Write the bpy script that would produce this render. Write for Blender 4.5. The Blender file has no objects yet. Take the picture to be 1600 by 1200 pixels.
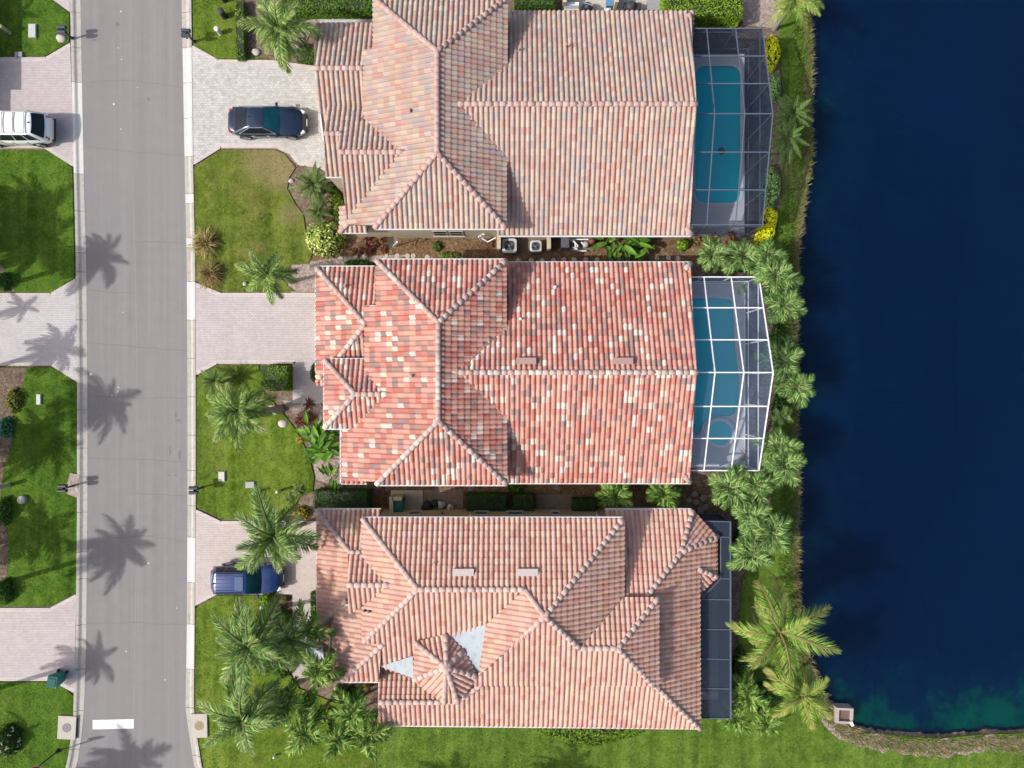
import bpy, bmesh, math, random
import numpy as np
from mathutils import Vector, Matrix, Quaternion
random.seed(7); rng = np.random.default_rng(7)
S = bpy.context.scene
COL = S.collection
# ---------------------------------------------------------------- camera, sky, sun, exposure
H = 44.0            # flying height of the drone, metres
SC = 24.0           # photograph pixels per metre on the ground
cam_d = bpy.data.cameras.new('camera'); cam = bpy.data.objects.new('camera', cam_d); COL.objects.link(cam)
cam.location = (0, 0, H); cam.rotation_euler = (0, 0, 0)
cam_d.sensor_width = 36; cam_d.lens = 36 * H * SC / 1600.0
cam_d.clip_start = 0.5; cam_d.clip_end = 2000
S.camera = cam
SUN_EL = math.radians(42.5)
TO_SUN = Vector((-0.958 * math.cos(SUN_EL), -0.287 * math.cos(SUN_EL), math.sin(SUN_EL))).normalized()
W = bpy.data.worlds.new('World'); S.world = W; W.use_nodes = True
wn = W.node_tree; wn.nodes.clear()
sky = wn.nodes.new('ShaderNodeTexSky'); sky.sky_type = 'NISHITA'; sky.sun_disc = False
sky.sun_elevation = SUN_EL; sky.sun_rotation = math.atan2(TO_SUN.x, TO_SUN.y)
sky.air_density = 1.0; sky.dust_density = 3.8; sky.ozone_density = 0.35
bgn = wn.nodes.new('ShaderNodeBackground'); bgn.inputs['Strength'].default_value = 0.15
wo = wn.nodes.new('ShaderNodeOutputWorld')
wn.links.new(sky.outputs[0], bgn.inputs[0]); wn.links.new(bgn.outputs[0], wo.inputs[0])
sun_d = bpy.data.lights.new('sun', 'SUN'); sun_d.energy = 3.5; sun_d.angle = math.radians(0.75); sun_d.color = (1.0, 0.975, 0.945)
sun = bpy.data.objects.new('sun', sun_d); COL.objects.link(sun)
sun.rotation_euler = (-TO_SUN).to_track_quat('-Z', 'Y').to_euler(); sun.location = (-40, -12, 60)
S.view_settings.view_transform = 'Standard'; S.view_settings.look = 'None'
S.view_settings.gamma = 1; S.view_settings.use_curve_mapping = False
S.view_settings.exposure = 0.4
S.cycles.max_bounces = 8; S.cycles.transparent_max_bounces = 16; S.cycles.use_denoising = True

# ---------------------------------------------------------------- helpers
def P(px, py, z=0.0):
    k = (H - z) / H / SC
    return Vector(((px - 800) * k, (600 - py) * k, z))
def lin(v): return v
def link(o): COL.objects.link(o); return o
def tag(o, label=None, cat=None, group=None, kind=None):
    if label: o['label'] = label
    if cat: o['category'] = cat
    if group: o['group'] = group
    if kind: o['kind'] = kind
    return o
def thing(name, label, cat, loc=(0, 0, 0), group=None, rotz=0):
    o = bpy.data.objects.new(name, None); link(o); o.empty_display_size = 0.3
    o.location = loc; o.rotation_euler = (0, 0, rotz)
    return tag(o, label, cat, group)
def world(o):
    return (world(o.parent) if o.parent else Matrix.Identity(4)) @ o.matrix_basis
def adopt(o, parent):                        # parent an object that was placed in world coordinates
    if parent is not None:
        o.matrix_basis = world(parent).inverted() @ o.matrix_basis; o.parent = parent
    return o

class MB:
    """collects faces for ONE mesh object"""
    def __init__(s): s.v = []; s.f = []; s.m = []; s.c = []
    def face(s, pts, m=0, c=None):
        n = len(s.v); s.v.extend([tuple(p) for p in pts]); s.f.append(tuple(range(n, n + len(pts)))); s.m.append(m); s.c.append(c)
    def mesh(s, verts, faces, m=0, c=None):
        n = len(s.v); s.v.extend([tuple(p) for p in verts])
        for f in faces: s.f.append(tuple(n + i for i in f)); s.m.append(m); s.c.append(c)
    def box(s, c, d, rz=0, m=0, col=None, taper=1.0):
        x, y, z = d[0] / 2, d[1] / 2, d[2] / 2
        R = Matrix.Rotation(rz, 3, 'Z'); c = Vector(c)
        vs = []
        for k, t in ((-1, 1.0), (1, taper)):
            for a, b in ((-1, -1), (1, -1), (1, 1), (-1, 1)):
                vs.append(c + R @ Vector((a * x * t, b * y * t, k * z)))
        s.mesh(vs, [(3, 2, 1, 0), (4, 5, 6, 7), (0, 1, 5, 4), (1, 2, 6, 5), (2, 3, 7, 6), (3, 0, 4, 7)], m, col)
    def beam(s, a, b, w, h, m=0, col=None):
        a = Vector(a); b = Vector(b); d = (b - a)
        if d.length < 1e-5: return
        d.normalize(); up = Vector((0, 0, 1))
        if abs(d.z) > 0.98: up = Vector((0, 1, 0))
        sd = d.cross(up).normalized(); u = sd.cross(d)
        vs = []
        for p in (a, b):
            for i, j in ((-1, -1), (1, -1), (1, 1), (-1, 1)):
                vs.append(p + sd * (i * w / 2) + u * (j * h / 2))
        s.mesh(vs, [(0, 1, 2, 3), (7, 6, 5, 4), (4, 5, 1, 0), (5, 6, 2, 1), (6, 7, 3, 2), (7, 4, 0, 3)], m, col)
    def tube(s, pts, rs, n=8, m=0, col=None, cap=True):
        pts = [Vector(p) for p in pts]
        if not isinstance(rs, (list, tuple)): rs = [rs] * len(pts)
        rings = []; prev = None
        for i, p in enumerate(pts):
            d = (pts[min(i + 1, len(pts) - 1)] - pts[max(i - 1, 0)])
            d = d.normalized() if d.length > 1e-9 else Vector((0, 0, 1))
            if prev is None:
                a = d.orthogonal().normalized()
            else:
                a = prev - d * prev.dot(d); a = a.normalized() if a.length > 1e-6 else d.orthogonal().normalized()
            prev = a; b = d.cross(a)
            rings.append([p + (a * math.cos(2 * math.pi * k / n) + b * math.sin(2 * math.pi * k / n)) * rs[i] for k in range(n)])
        vs = [q for r in rings for q in r]; fs = []
        for i in range(len(pts) - 1):
            for k in range(n):
                k2 = (k + 1) % n
                fs.append((i * n + k, i * n + k2, (i + 1) * n + k2, (i + 1) * n + k))
        if cap:
            fs.append(tuple(range(n - 1, -1, -1))); fs.append(tuple((len(pts) - 1) * n + k for k in range(n)))
        s.mesh(vs, fs, m, col)
    def lathe(s, c, prof, n=14, m=0, col=None):
        c = Vector(c); vs = []; fs = []
        for r, z in prof:
            for k in range(n):
                a = 2 * math.pi * k / n
                vs.append(c + Vector((r * math.cos(a), r * math.sin(a), z)))
        for i in range(len(prof) - 1):
            for k in range(n):
                k2 = (k + 1) % n
                fs.append((i * n + k, i * n + k2, (i + 1) * n + k2, (i + 1) * n + k))
        fs.append(tuple(range(n - 1, -1, -1))); fs.append(tuple((len(prof) - 1) * n + k for k in range(n)))
        s.mesh(vs, fs, m, col)
    def prism(s, poly, z0, z1, m=0, col=None):
        poly = [Vector((p[0], p[1], 0)) for p in poly]
        if sum(poly[i].x * poly[(i + 1) % len(poly)].y - poly[(i + 1) % len(poly)].x * poly[i].y for i in range(len(poly))) < 0: poly.reverse()
        n = len(poly)
        vs = [(p.x, p.y, z0) for p in poly] + [(p.x, p.y, z1) for p in poly]
        fs = [tuple(range(n - 1, -1, -1)), tuple(range(n, 2 * n))] + [(i, (i + 1) % n, n + (i + 1) % n, n + i) for i in range(n)]
        s.mesh(vs, fs, m, col)
    def data(s, name, mats, smooth=False):
        me = bpy.data.meshes.new(name)
        me.from_pydata(s.v, [], s.f)
        for m in (mats if isinstance(mats, (list, tuple)) else [mats]): me.materials.append(m)
        if any(s.m): me.polygons.foreach_set('material_index', s.m)
        if any(c is not None for c in s.c):
            at = me.color_attributes.new('Col', 'FLOAT_COLOR', 'CORNER')
            arr = np.empty((len(me.loops), 4), dtype=np.float32); k = 0
            for f, c in zip(s.f, s.c):
                c = c or (1, 1, 1); arr[k:k + len(f)] = (c[0], c[1], c[2], 1); k += len(f)
            at.data.foreach_set('color', arr.ravel())
        if smooth: me.polygons.foreach_set('use_smooth', [True] * len(me.polygons))
        me.update(); return me
    def build(s, name, mats, parent=None, smooth=False, merge=False):
        me = s.data(name, mats, smooth)
        if merge:
            bm = bmesh.new(); bm.from_mesh(me); bmesh.ops.remove_doubles(bm, verts=bm.verts, dist=1e-4)
            bmesh.ops.recalc_face_normals(bm, faces=bm.faces); bm.to_mesh(me); bm.free()
        o = bpy.data.objects.new(name, me); link(o)
        return adopt(o, parent)

def inst(name, me, parent, M):
    """an object that shares a mesh, placed by the world matrix M under a top-level parent"""
    o = bpy.data.objects.new(name, me); link(o); o.matrix_basis = M
    return adopt(o, parent)

# ---------------------------------------------------------------- materials
class NT:
    def __init__(s, name):
        s.mat = bpy.data.materials.new(name); s.mat.use_nodes = True; s.t = s.mat.node_tree; s.t.nodes.clear()
    def n(s, t, **k):
        nd = s.t.nodes.new(t)
        for a, b in k.items(): setattr(nd, a, b)
        return nd
    def l(s, a, b): s.t.links.new(a, b)
    def noise(s, scale, detail=4, vec=None, rough=0.6):
        nd = s.n('ShaderNodeTexNoise'); nd.inputs['Scale'].default_value = scale; nd.inputs['Detail'].default_value = detail; nd.inputs['Roughness'].default_value = rough
        if vec is not None: s.l(vec, nd.inputs['Vector'])
        return nd.outputs[0]
    def ramp(s, fac, stops):
        nd = s.n('ShaderNodeValToRGB'); e = nd.color_ramp.elements
        while len(e) > 1: e.remove(e[-1])
        for i, (p, c) in enumerate(stops):
            el = e[0] if i == 0 else e.new(p)
            el.position = p; c = c if isinstance(c, (tuple, list)) else (c, c, c); el.color = (c[0], c[1], c[2], 1)
        s.l(fac, nd.inputs[0]); return nd.outputs[0]
    def mix(s, fac, a, b, mode='MIX'):
        nd = s.n('ShaderNodeMix', data_type='RGBA', blend_type=mode)
        for v, i in ((fac, 0), (a, 6), (b, 7)):
            if hasattr(v, 'links'): s.l(v, nd.inputs[i])
            elif i == 0: nd.inputs[0].default_value = v
            else: nd.inputs[i].default_value = (v[0], v[1], v[2], 1)
        return nd.outputs[2]
    def math(s, op, a, b=0.0):
        nd = s.n('ShaderNodeMath', operation=op)
        for v, i in ((a, 0), (b, 1)):
            if hasattr(v, 'links'): s.l(v, nd.inputs[i])
            else: nd.inputs[i].default_value = v
        return nd.outputs[0]
    def pos(s): return s.n('ShaderNodeNewGeometry').outputs['Position']
    def scaled(s, vec, sc):
        nd = s.n('ShaderNodeMapping'); nd.inputs['Scale'].default_value = sc; s.l(vec, nd.inputs['Vector']); return nd.outputs[0]
    def attr(s, name='Col'):
        nd = s.n('ShaderNodeAttribute'); nd.attribute_name = name; return nd.outputs['Color']
    def out(s, col, rough=0.7, metal=0.0, bump=None, bstr=0.3, bdist=0.02, spec=0.4, coat=0.0, trans=None, emit=None):
        p = s.n('ShaderNodeBsdfPrincipled')
        for v, nm in ((col, 'Base Color'), (rough, 'Roughness'), (metal, 'Metallic'), (spec, 'Specular IOR Level'), (coat, 'Coat Weight')):
            if hasattr(v, 'links'): s.l(v, p.inputs[nm])
            elif nm == 'Base Color': p.inputs[nm].default_value = (v[0], v[1], v[2], 1)
            else: p.inputs[nm].default_value = v
        if bump is not None:
            b = s.n('ShaderNodeBump'); b.inputs['Strength'].default_value = bstr; b.inputs['Distance'].default_value = bdist
            s.l(bump, b.inputs['Height']); s.l(b.outputs[0], p.inputs['Normal'])
        o = s.n('ShaderNodeOutputMaterial'); sh = p.outputs[0]
        if trans is not None:
            t = s.n('ShaderNodeBsdfTranslucent'); s.l(col, t.inputs[0]) if hasattr(col, 'links') else None
            mx = s.n('ShaderNodeMixShader'); mx.inputs[0].default_value = trans
            s.l(sh, mx.inputs[1]); s.l(t.outputs[0], mx.inputs[2]); sh = mx.outputs[0]
        s.l(sh, o.inputs[0]); return s.mat

def simple(name, c, rough=0.6, metal=0.0, vary=0.12, scale=6.0, coat=0.0, spec=0.4, bump=0.0):
    t = NT(name); f = t.noise(scale, 5, t.pos())
    a = tuple(x * (1 - vary) for x in c); b = tuple(min(1, x * (1 + vary)) for x in c)
    col = t.ramp(f, [(0.3, a), (0.7, b)])
    return t.out(col, rough, metal, bump=f if bump else None, bstr=bump, spec=spec, coat=coat)

def grass_mat(name, dark, mid, light, dry=(0.17, 0.135, 0.05), dry_amt=0.62, spots=()):
    t = NT(name); p = t.pos()
    big = t.noise(0.22, 3, p); midn = t.noise(1.1, 5, p, 0.65); fine = t.noise(5.0, 6, p, 0.8)
    vf = t.noise(11.0, 4, p, 0.85)
    stripe = t.noise(1.0, 2, t.scaled(p, (1.2, 0.06, 1)))
    f = t.math('ADD', t.math('MULTIPLY', midn, 0.3), t.math('ADD', t.math('MULTIPLY', fine, 0.3), t.math('MULTIPLY', vf, 0.4)))
    f = t.math('ADD', f, t.math('MULTIPLY', t.math('SUBTRACT', stripe, 0.5), 0.28))
    col = t.ramp(f, [(0.40, tuple(x * .75 for x in dark)), (0.5, mid), (0.59, tuple(x * 1.15 for x in light))])
    col = t.mix(t.ramp(big, [(0.35, 0.0), (0.75, 0.55)]), col, tuple(x * 1.25 for x in mid))
    dn = t.math('ADD', t.math('MULTIPLY', t.noise(0.5, 6, p, 0.7), 0.6), t.math('MULTIPLY', fine, 0.4))
    col = t.mix(t.ramp(dn, [(dry_amt - 0.06, 0.0), (dry_amt + 0.1, 0.75)]), col, dry)
    for (x, y, r, k) in spots:
        d = t.n('ShaderNodeVectorMath', operation='DISTANCE'); t.l(t.scaled(p, (1, 1, 0)), d.inputs[0]); d.inputs[1].default_value = (x, y, 0)
        dd = t.math('ADD', t.math('DIVIDE', d.outputs['Value'], r), t.math('MULTIPLY', t.math('SUBTRACT', dn, 0.5), 3.2))
        col = t.mix(t.ramp(dd, [(0.35, k), (1.0, 0.0)]), col, (0.24, 0.18, 0.1))
    return t.out(col, 0.9, bump=f, bstr=0.8, bdist=0.08, spec=0.05)

def mulch_mat(name, stops):
    t = NT(name); p = t.pos()
    v = t.n('ShaderNodeTexVoronoi'); v.inputs['Scale'].default_value = 11; t.l(p, v.inputs['Vector'])
    f = t.math('ADD', t.math('MULTIPLY', t.noise(5, 6, p, .75), .6), t.math('MULTIPLY', t.noise(.8, 4, p), .4))
    col = t.ramp(f, stops)
    bw = t.n('ShaderNodeRGBToBW'); t.l(v.outputs['Color'], bw.inputs[0]); col = t.mix(0.55, col, bw.outputs[0], 'SOFT_LIGHT')
    return t.out(col, 0.95, bump=f, bstr=0.9, bdist=0.06, spec=0.1)

def paver_mat(name, c1, c2, mortar, bw, bh, rot=0.0, msize=0.014, cv=0.0, offs=0.5):
    t = NT(name); p = t.pos()
    mp = t.n('ShaderNodeMapping'); mp.inputs['Rotation'].default_value = (0, 0, rot); t.l(p, mp.inputs['Vector'])
    b = t.n('ShaderNodeTexBrick'); b.inputs['Scale'].default_value = 1; b.offset = offs
    b.inputs['Brick Width'].default_value = bw; b.inputs['Row Height'].default_value = bh; b.inputs['Mortar Size'].default_value = msize
    b.inputs['Mortar Smooth'].default_value = 0.3; b.inputs['Bias'].default_value = 0.0
    b.inputs['Color1'].default_value = (*c1, 1); b.inputs['Color2'].default_value = (*c2, 1); b.inputs['Mortar'].default_value = (*mortar, 1)
    t.l(mp.outputs[0], b.inputs['Vector'])
    f = t.noise(0.45, 5, p, .65); g = t.noise(4.0, 4, p)
    col = t.mix(t.ramp(f, [(0.3, 0.0), (0.75, 0.55)]), b.outputs[0], tuple(x * 0.72 for x in c1))
    col = t.mix(t.ramp(g, [(0.4, 0.0), (0.8, 0.45)]), col, tuple(min(1, x * 1.15) for x in c2))
    inv = t.math('SUBTRACT', 1.0, b.outputs['Fac'])
    return t.out(col, 0.85, bump=inv, bstr=0.6, bdist=0.02, spec=0.2)

def asphalt_mat():
    t = NT('asphalt'); p = t.pos()
    fine = t.noise(22, 5, p, .7); mid = t.noise(1.3, 5, p, .6); big = t.noise(0.12, 3, p)
    streak = t.noise(1.0, 4, t.scaled(p, (2.6, 0.03, 1)), .6)
    f = t.math('ADD', t.math('MULTIPLY', fine, .3), t.math('ADD', t.math('MULTIPLY', mid, .25), t.math('MULTIPLY', streak, .45)))
    col = t.ramp(f, [(0.3, (.155, .143, .139)), (0.5, (.197, .183, .179)), (0.68, (.236, .221, .216))])
    col = t.mix(t.ramp(big, [(.35, 0.0), (.65, .5)]), col, (.193, .183, .18))
    spot = t.noise(0.9, 7, t.scaled(p, (1, 1, 1)), .75)
    col = t.mix(t.ramp(spot, [(.66, 0.0), (.76, .4)]), col, (.12, .11, .115))
    return t.out(col, 0.9, bump=fine, bstr=0.25, bdist=0.01, spec=0.25)

def concrete_mat(name, c, dirt=0.45):
    t = NT(name); p = t.pos()
    f = t.noise(3.5, 7, p, .7); g = t.noise(18, 4, p, .7); e = t.noise(0.7, 5, t.scaled(p, (4, 0.5, 1)), .7)
    col = t.ramp(g, [(.3, tuple(x * .88 for x in c)), (.7, tuple(min(1, x * 1.08) for x in c))])
    col = t.mix(t.ramp(f, [(.5, 0.0), (.75, dirt)]), col, (c[0] * .5, c[1] * .47, c[2] * .42))
    col = t.mix(t.ramp(e, [(.55, 0.0), (.75, dirt * .8)]), col, (c[0] * .42, c[1] * .4, c[2] * .37))
    return t.out(col, .88, bump=g, bstr=.25, bdist=.01, spec=.2)

def leaf_mat():
    t = NT('foliage'); c = t.attr(); p = t.pos()
    col = t.mix(t.ramp(t.noise(9, 3, p), [(.35, 0.0), (.7, .45)]), c, (0.10, 0.13, 0.03), 'MIX')
    col = t.mix(0.65, col, c)
    return t.out(col, .6, trans=.26, spec=.16)
def tile_mat():
    t = NT('clay_roof_tile'); c = t.attr(); p = t.pos()
    f = t.noise(7, 6, p, .7); g = t.noise(.6, 4, p, .65)
    col = t.mix(t.ramp(f, [(.35, 0.0), (.75, .34)]), c, (.32, .235, .205))
    col = t.mix(t.ramp(g, [(.5, 0.0), (.75, .34)]), col, (.17, .115, .095))
    return t.out(col, .82, bump=f, bstr=.25, bdist=.01, spec=.22)
def col_mat(name, rough=.6, spec=.3, vary=.25):
    t = NT(name); c = t.attr(); f = t.noise(8, 5, t.pos(), .7)
    col = t.mix(t.ramp(f, [(.35, 0.0), (.75, vary)]), c, (.12, .10, .08))
    return t.out(col, rough, bump=f, bstr=.2, bdist=.01, spec=spec)
def screen_mat(name, dens, c):
    t = NT(name); tr = t.n('ShaderNodeBsdfTransparent'); tr.inputs[0].default_value = (.93, .95, 1, 1)
    d = t.n('ShaderNodeBsdfPrincipled'); d.inputs['Base Color'].default_value = (*c, 1); d.inputs['Roughness'].default_value = .55
    f = t.noise(1.2, 5, t.pos(), .6)
    mx = t.n('ShaderNodeMixShader'); t.l(t.ramp(f, [(.3, dens - .03), (.7, dens + .03)]), mx.inputs[0])
    t.l(tr.outputs[0], mx.inputs[1]); t.l(d.outputs[0], mx.inputs[2])
    o = t.n('ShaderNodeOutputMaterial'); t.l(mx.outputs[0], o.inputs[0]); return t.mat
def glass_mat(name, c, rough=.06):
    t = NT(name); f = t.noise(1.5, 3, t.pos())
    return t.out(t.ramp(f, [(.3, tuple(x * .7 for x in c)), (.7, tuple(x * 1.3 for x in c))]), rough, spec=.14)
def water_mat(name, body, clear, tint, bump=.12, bs=3.0, sss=0.0):
    """murky water: part of the light is scattered back by the water itself, part goes down to the bed"""
    t = NT(name); p = t.pos()
    f = t.noise(bs, 4, p, .6); g = t.noise(.08, 4, p)
    d = t.n('ShaderNodeBsdfDiffuse') if not sss else t.n('ShaderNodeSubsurfaceScattering')
    if sss: d.falloff = 'BURLEY'; d.inputs['Scale'].default_value = sss; d.inputs['Radius'].default_value = (1, 1, 1)
    t.l(t.ramp(g, [(.3, tuple(x * .85 for x in body)), (.7, tuple(x * 1.15 for x in body))]), d.inputs[0])
    tr = t.n('ShaderNodeBsdfTransparent'); tr.inputs[0].default_value = (*tint, 1)
    m1 = t.n('ShaderNodeMixShader'); m1.inputs[0].default_value = clear; t.l(d.outputs[0], m1.inputs[1]); t.l(tr.outputs[0], m1.inputs[2])
    gl = t.n('ShaderNodeBsdfGlossy'); gl.inputs['Roughness'].default_value = .08
    b = t.n('ShaderNodeBump'); b.inputs['Strength'].default_value = bump; b.inputs['Distance'].default_value = .05; t.l(f, b.inputs['Height']); t.l(b.outputs[0], gl.inputs['Normal'])
    fr = t.n('ShaderNodeFresnel'); fr.inputs['IOR'].default_value = 1.33; t.l(b.outputs[0], fr.inputs['Normal'])
    m2 = t.n('ShaderNodeMixShader'); t.l(fr.outputs[0], m2.inputs[0]); t.l(m1.outputs[0], m2.inputs[1]); t.l(gl.outputs[0], m2.inputs[2])
    o = t.n('ShaderNodeOutputMaterial'); t.l(m2.outputs[0], o.inputs[0]); return t.mat

M_TILE = tile_mat(); M_LEAF = leaf_mat(); M_COL = col_mat('painted_and_dyed'); M_BARK = simple('palm_bark', (.23, .20, .165), .9, vary=.35, scale=9, bump=.6)
M_ASPH = asphalt_mat(); M_KERB = concrete_mat('kerb_concrete', (.385, .355, .32), .6); M_KERB2 = concrete_mat('new_concrete', (.52, .505, .48), .15)
M_SLAB = concrete_mat('slab_concrete', (.42, .385, .33), .3)
M_WALL = simple('beige_stucco', (.42, .34, .20), .9, vary=.08, scale=14, bump=.2)
M_WALL1 = simple('pale_stucco', (.44, .38, .29), .9, vary=.08, scale=14, bump=.2)
M_WHITE = simple('white_paint', (.74, .74, .73), .45, vary=.05)
M_METAL = simple('grey_metal', (.40, .41, .42), .4, metal=.5)
M_DARK = simple('dark_plastic', (.022, .024, .03), .45)
M_BRONZE = simple('grey_aluminium_frame', (.10, .12, .16), .4, metal=.1)
M_GLASS = glass_mat('dark_window_glass', (.012, .018, .022))
M_PANE = simple('house_window_pane', (.012, .016, .02), .35, spec=.06)
M_TEAL_GLASS = glass_mat('windscreen_glass', (.006, .055, .075), .05)
M_FLAT = concrete_mat('flat_roof_membrane', (.36, .40, .425), .6)
M_RUBBER = simple('tyre_rubber', (.02, .02, .021), .85)
# ================================================================ the setting
def sheet(name, polys, z, mat, parent=None, kind='structure', thick=0.0):
    mb = MB()
    for poly in polys:
        pts = [P(x, y) for x, y in poly]
        if sum(pts[i].x * pts[(i + 1) % len(pts)].y - pts[(i + 1) % len(pts)].x * pts[i].y for i in range(len(pts))) < 0: pts.reverse()
        if thick: mb.prism([(p.x, p.y) for p in pts], z - thick, z)
        else: mb.face([(p.x, p.y, z) for p in pts])
    o = mb.build(name, mat, parent)
    if parent is None and kind: o['kind'] = kind
    return o
def smooth_px(pts, k=2):
    for _ in range(k):
        q = [pts[0]]
        for a, b in zip(pts, pts[1:]):
            q += [(a[0] * .75 + b[0] * .25, a[1] * .75 + b[1] * .25), (a[0] * .25 + b[0] * .75, a[1] * .25 + b[1] * .75)]
        q.append(pts[-1]); pts = q
    return pts
SHORE0 = [(1266, 0), (1262, 20), (1265, 60), (1267, 110), (1264, 150), (1267, 230), (1262, 270), (1256, 300), (1250, 350), (1245, 400), (1242, 480), (1244, 560), (1243, 620),
          (1242, 700), (1247, 750), (1245, 800), (1244, 860), (1246, 930), (1251, 990), (1274, 1060), (1298, 1110), (1320, 1130), (1350, 1143), (1420, 1150), (1470, 1153), (1540, 1147), (1600, 1145)]
rs = random.Random(3)
SHORE = []
for (a, b) in zip(SHORE0, SHORE0[1:]):
    n = max(2, int(math.hypot(b[0] - a[0], b[1] - a[1]) / 7))
    for k in range(n):
        t = k / n; SHORE.append((a[0] + (b[0] - a[0]) * t + rs.uniform(-2.2, 2.2), a[1] + (b[1] - a[1]) * t + rs.uniform(-2.2, 2.2)))
SHORE.append(SHORE0[-1])
SH = [P(x, y) for x, y in SHORE]
SHX = [Vector((SH[0].x, 420, 0)), Vector((SH[0].x, 60, 0))] + SH + [Vector((80, SH[-1].y, 0)), Vector((420, SH[-1].y - 4, 0))]

M_SOIL = mulch_mat('mulch_soil', [(.3, (.075, .052, .038)), (.5, (.15, .108, .08)), (.7, (.25, .195, .15))])
M_MULCH_O = mulch_mat('rusty_leaf_mulch', [(.3, (.06, .038, .025)), (.5, (.15, .092, .05)), (.7, (.27, .20, .125))])
M_MULCH_P = mulch_mat('pale_mulch', [(.3, (.16, .12, .10)), (.5, (.29, .23, .20)), (.7, (.40, .34, .30))])
# ground: everything up to the lake shore
bm = bmesh.new()
gp = [(-420, -420), (420, -420), (420, SHX[-1].y)] + [(p.x, p.y) for p in reversed(SHX)] + [(-420, 420)]
gp = [gp[0], gp[1]] + [(p.x, p.y) for p in reversed(SHX)] + [(-420, 420)]
ed = []
HOLES = [[(P(1080.5, 0).x, P(0, 323).y), (P(1160.5, 0).x, P(0, 323).y), (P(1160.5, 0).x, P(0, 99).y), (P(1080.5, 0).x, P(0, 99).y)], [(P(1077, 0).x, P(0, 686).y), (P(1159, 0).x, P(0, 686).y), (P(1159, 0).x, P(0, 461).y), (P(1077, 0).x, P(0, 461).y)]]
for lp_ in [gp] + HOLES:                       # the two pools are dug through the ground
    vs_ = [bm.verts.new((x, y, 0)) for x, y in lp_]; ed += [bm.edges.new((vs_[i], vs_[(i + 1) % len(vs_)])) for i in range(len(vs_))]
bmesh.ops.triangle_fill(bm, use_beauty=True, edges=ed)
for fc in bm.faces:
    if fc.normal.z < 0: fc.normal_flip()
me = bpy.data.meshes.new('ground'); bm.to_mesh(me); bm.free(); me.materials.append(M_SOIL)
ground = link(bpy.data.objects.new('ground', me)); ground['kind'] = 'structure'
# sloping bank, lake bed and water
def shifted(d):
    out = []
    for i, p in enumerate(SHX):
        a = SHX[max(0, i - 3)]; b = SHX[min(len(SHX) - 1, i + 3)]; t = (b - a).normalized()
        out.append(Vector((p.x - t.y * d, p.y + t.x * d, 0)))
    return out
M_BANK = mulch_mat('muddy_bank', [(.3, (.11, .085, .055)), (.5, (.22, .17, .11)), (.7, (.36, .29, .21))])
def strip(name, offs, mat):
    mb = MB(); rows = [[Vector((p.x, p.y, z)) for p in shifted(d)] for d, z in offs]
    n = len(SHX); vs = [p for r in rows for p in r]; fs = []
    for i in range(len(rows) - 1):
        for k in range(n - 1): fs.append((i * n + k, i * n + k + 1, (i + 1) * n + k + 1, (i + 1) * n + k))
    mb.mesh(vs, fs); o = mb.build(name, mat); o['kind'] = 'structure'; return o
strip('lake_bank', [(-.12, .01), (.0, -.1), (.08, -.28), (.3, -.5)], M_BANK)
t = NT('lake_bed_algae'); p = t.pos(); f = t.noise(.35, 5, p, .6)
sx = t.n('ShaderNodeSeparateXYZ'); t.l(p, sx.inputs[0]); f = t.math('ADD', f, t.ramp(t.math('MULTIPLY', sx.outputs[1], -.1), [(.0, -.0), (.02, 0)]) if False else t.math('MULTIPLY', t.math('SUBTRACT', t.ramp(t.math('MULTIPLY', sx.outputs[1], -.02), [(.37, 0.0), (.44, 1.0)]), .5), .26))
M_BED = t.out(t.mix(t.ramp(t.math('MULTIPLY', sx.outputs[2], -.25), [(.13, 0.0), (.42, 1.0)]), t.ramp(f, [(.34, (.004, .02, .03)), (.56, (.005, .09, .07)), (.72, (.015, .5, .12))]), (.0015, .005, .012)), .9)
strip('lake_bed', [(.3, -.36), (1.6, -.6), (3.0, -.9), (4.6, -1.4), (7, -2.6), (11, -5), (16, -8.1)], M_BED)
M_LAKE = water_mat('lake_water', (.0003, .0088, .038), .34, (.6, .95, .9), .10, 2.2, 2.5)
bm = bmesh.new(); lp = [(p.x - .05, p.y - .02) for p in SHX] + [(420, 420)]
f = bm.faces.new([bm.verts.new((x, y, -.3)) for x, y in lp]); bmesh.ops.triangulate(bm, faces=[f]); bmesh.ops.recalc_face_normals(bm, faces=bm.faces)
for fc in bm.faces:
    if fc.normal.z < 0: fc.normal_flip()
me = bpy.data.meshes.new('lake_water'); bm.to_mesh(me); bm.free(); me.materials.append(M_LAKE)
lake = link(bpy.data.objects.new('lake_water', me)); lake['kind'] = 'structure'
bed = MB(); bed.face([(0, -420, -8), (420, -420, -8), (420, 420, -8), (0, 420, -8)]); o = bed.build('deep_lake_bed', simple('silt', (.0015, .005, .012), .95)); o['kind'] = 'structure'

# ---- road
RL = [(124, -300), (126, 0), (131, 270), (135, 400), (137, 600), (137, 800), (135, 1000), (132, 1100), (129, 1140), (120, 1200), (100, 1270), (20, 1340), (-200, 1360)]
RR = [(281, -300), (284, 0), (289, 270), (292, 400), (293, 600), (293, 800), (292, 1000), (290, 1105), (293, 1130), (304, 1200), (335, 1290), (420, 1345), (600, 1360)]
KL = [(108, -300), (111, 0), (117, 270), (120, 400), (122, 600), (122, 800), (120, 1000), (117, 1080), (116, 1130), (105, 1200), (85, 1255), (10, 1322), (-200, 1344)]
KR = [(297, -300), (300, 0), (303, 270), (306, 400), (307, 600), (307, 800), (305, 1000), (304, 1100), (306, 1130), (317, 1200), (347, 1275), (425, 1328), (600, 1343)]
road = MB()
for a, b, c, d in zip(RL, RL[1:], RR, RR[1:]): road.face([(*P(*q).xy, .01) for q in (a, b, d, c)])
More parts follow.
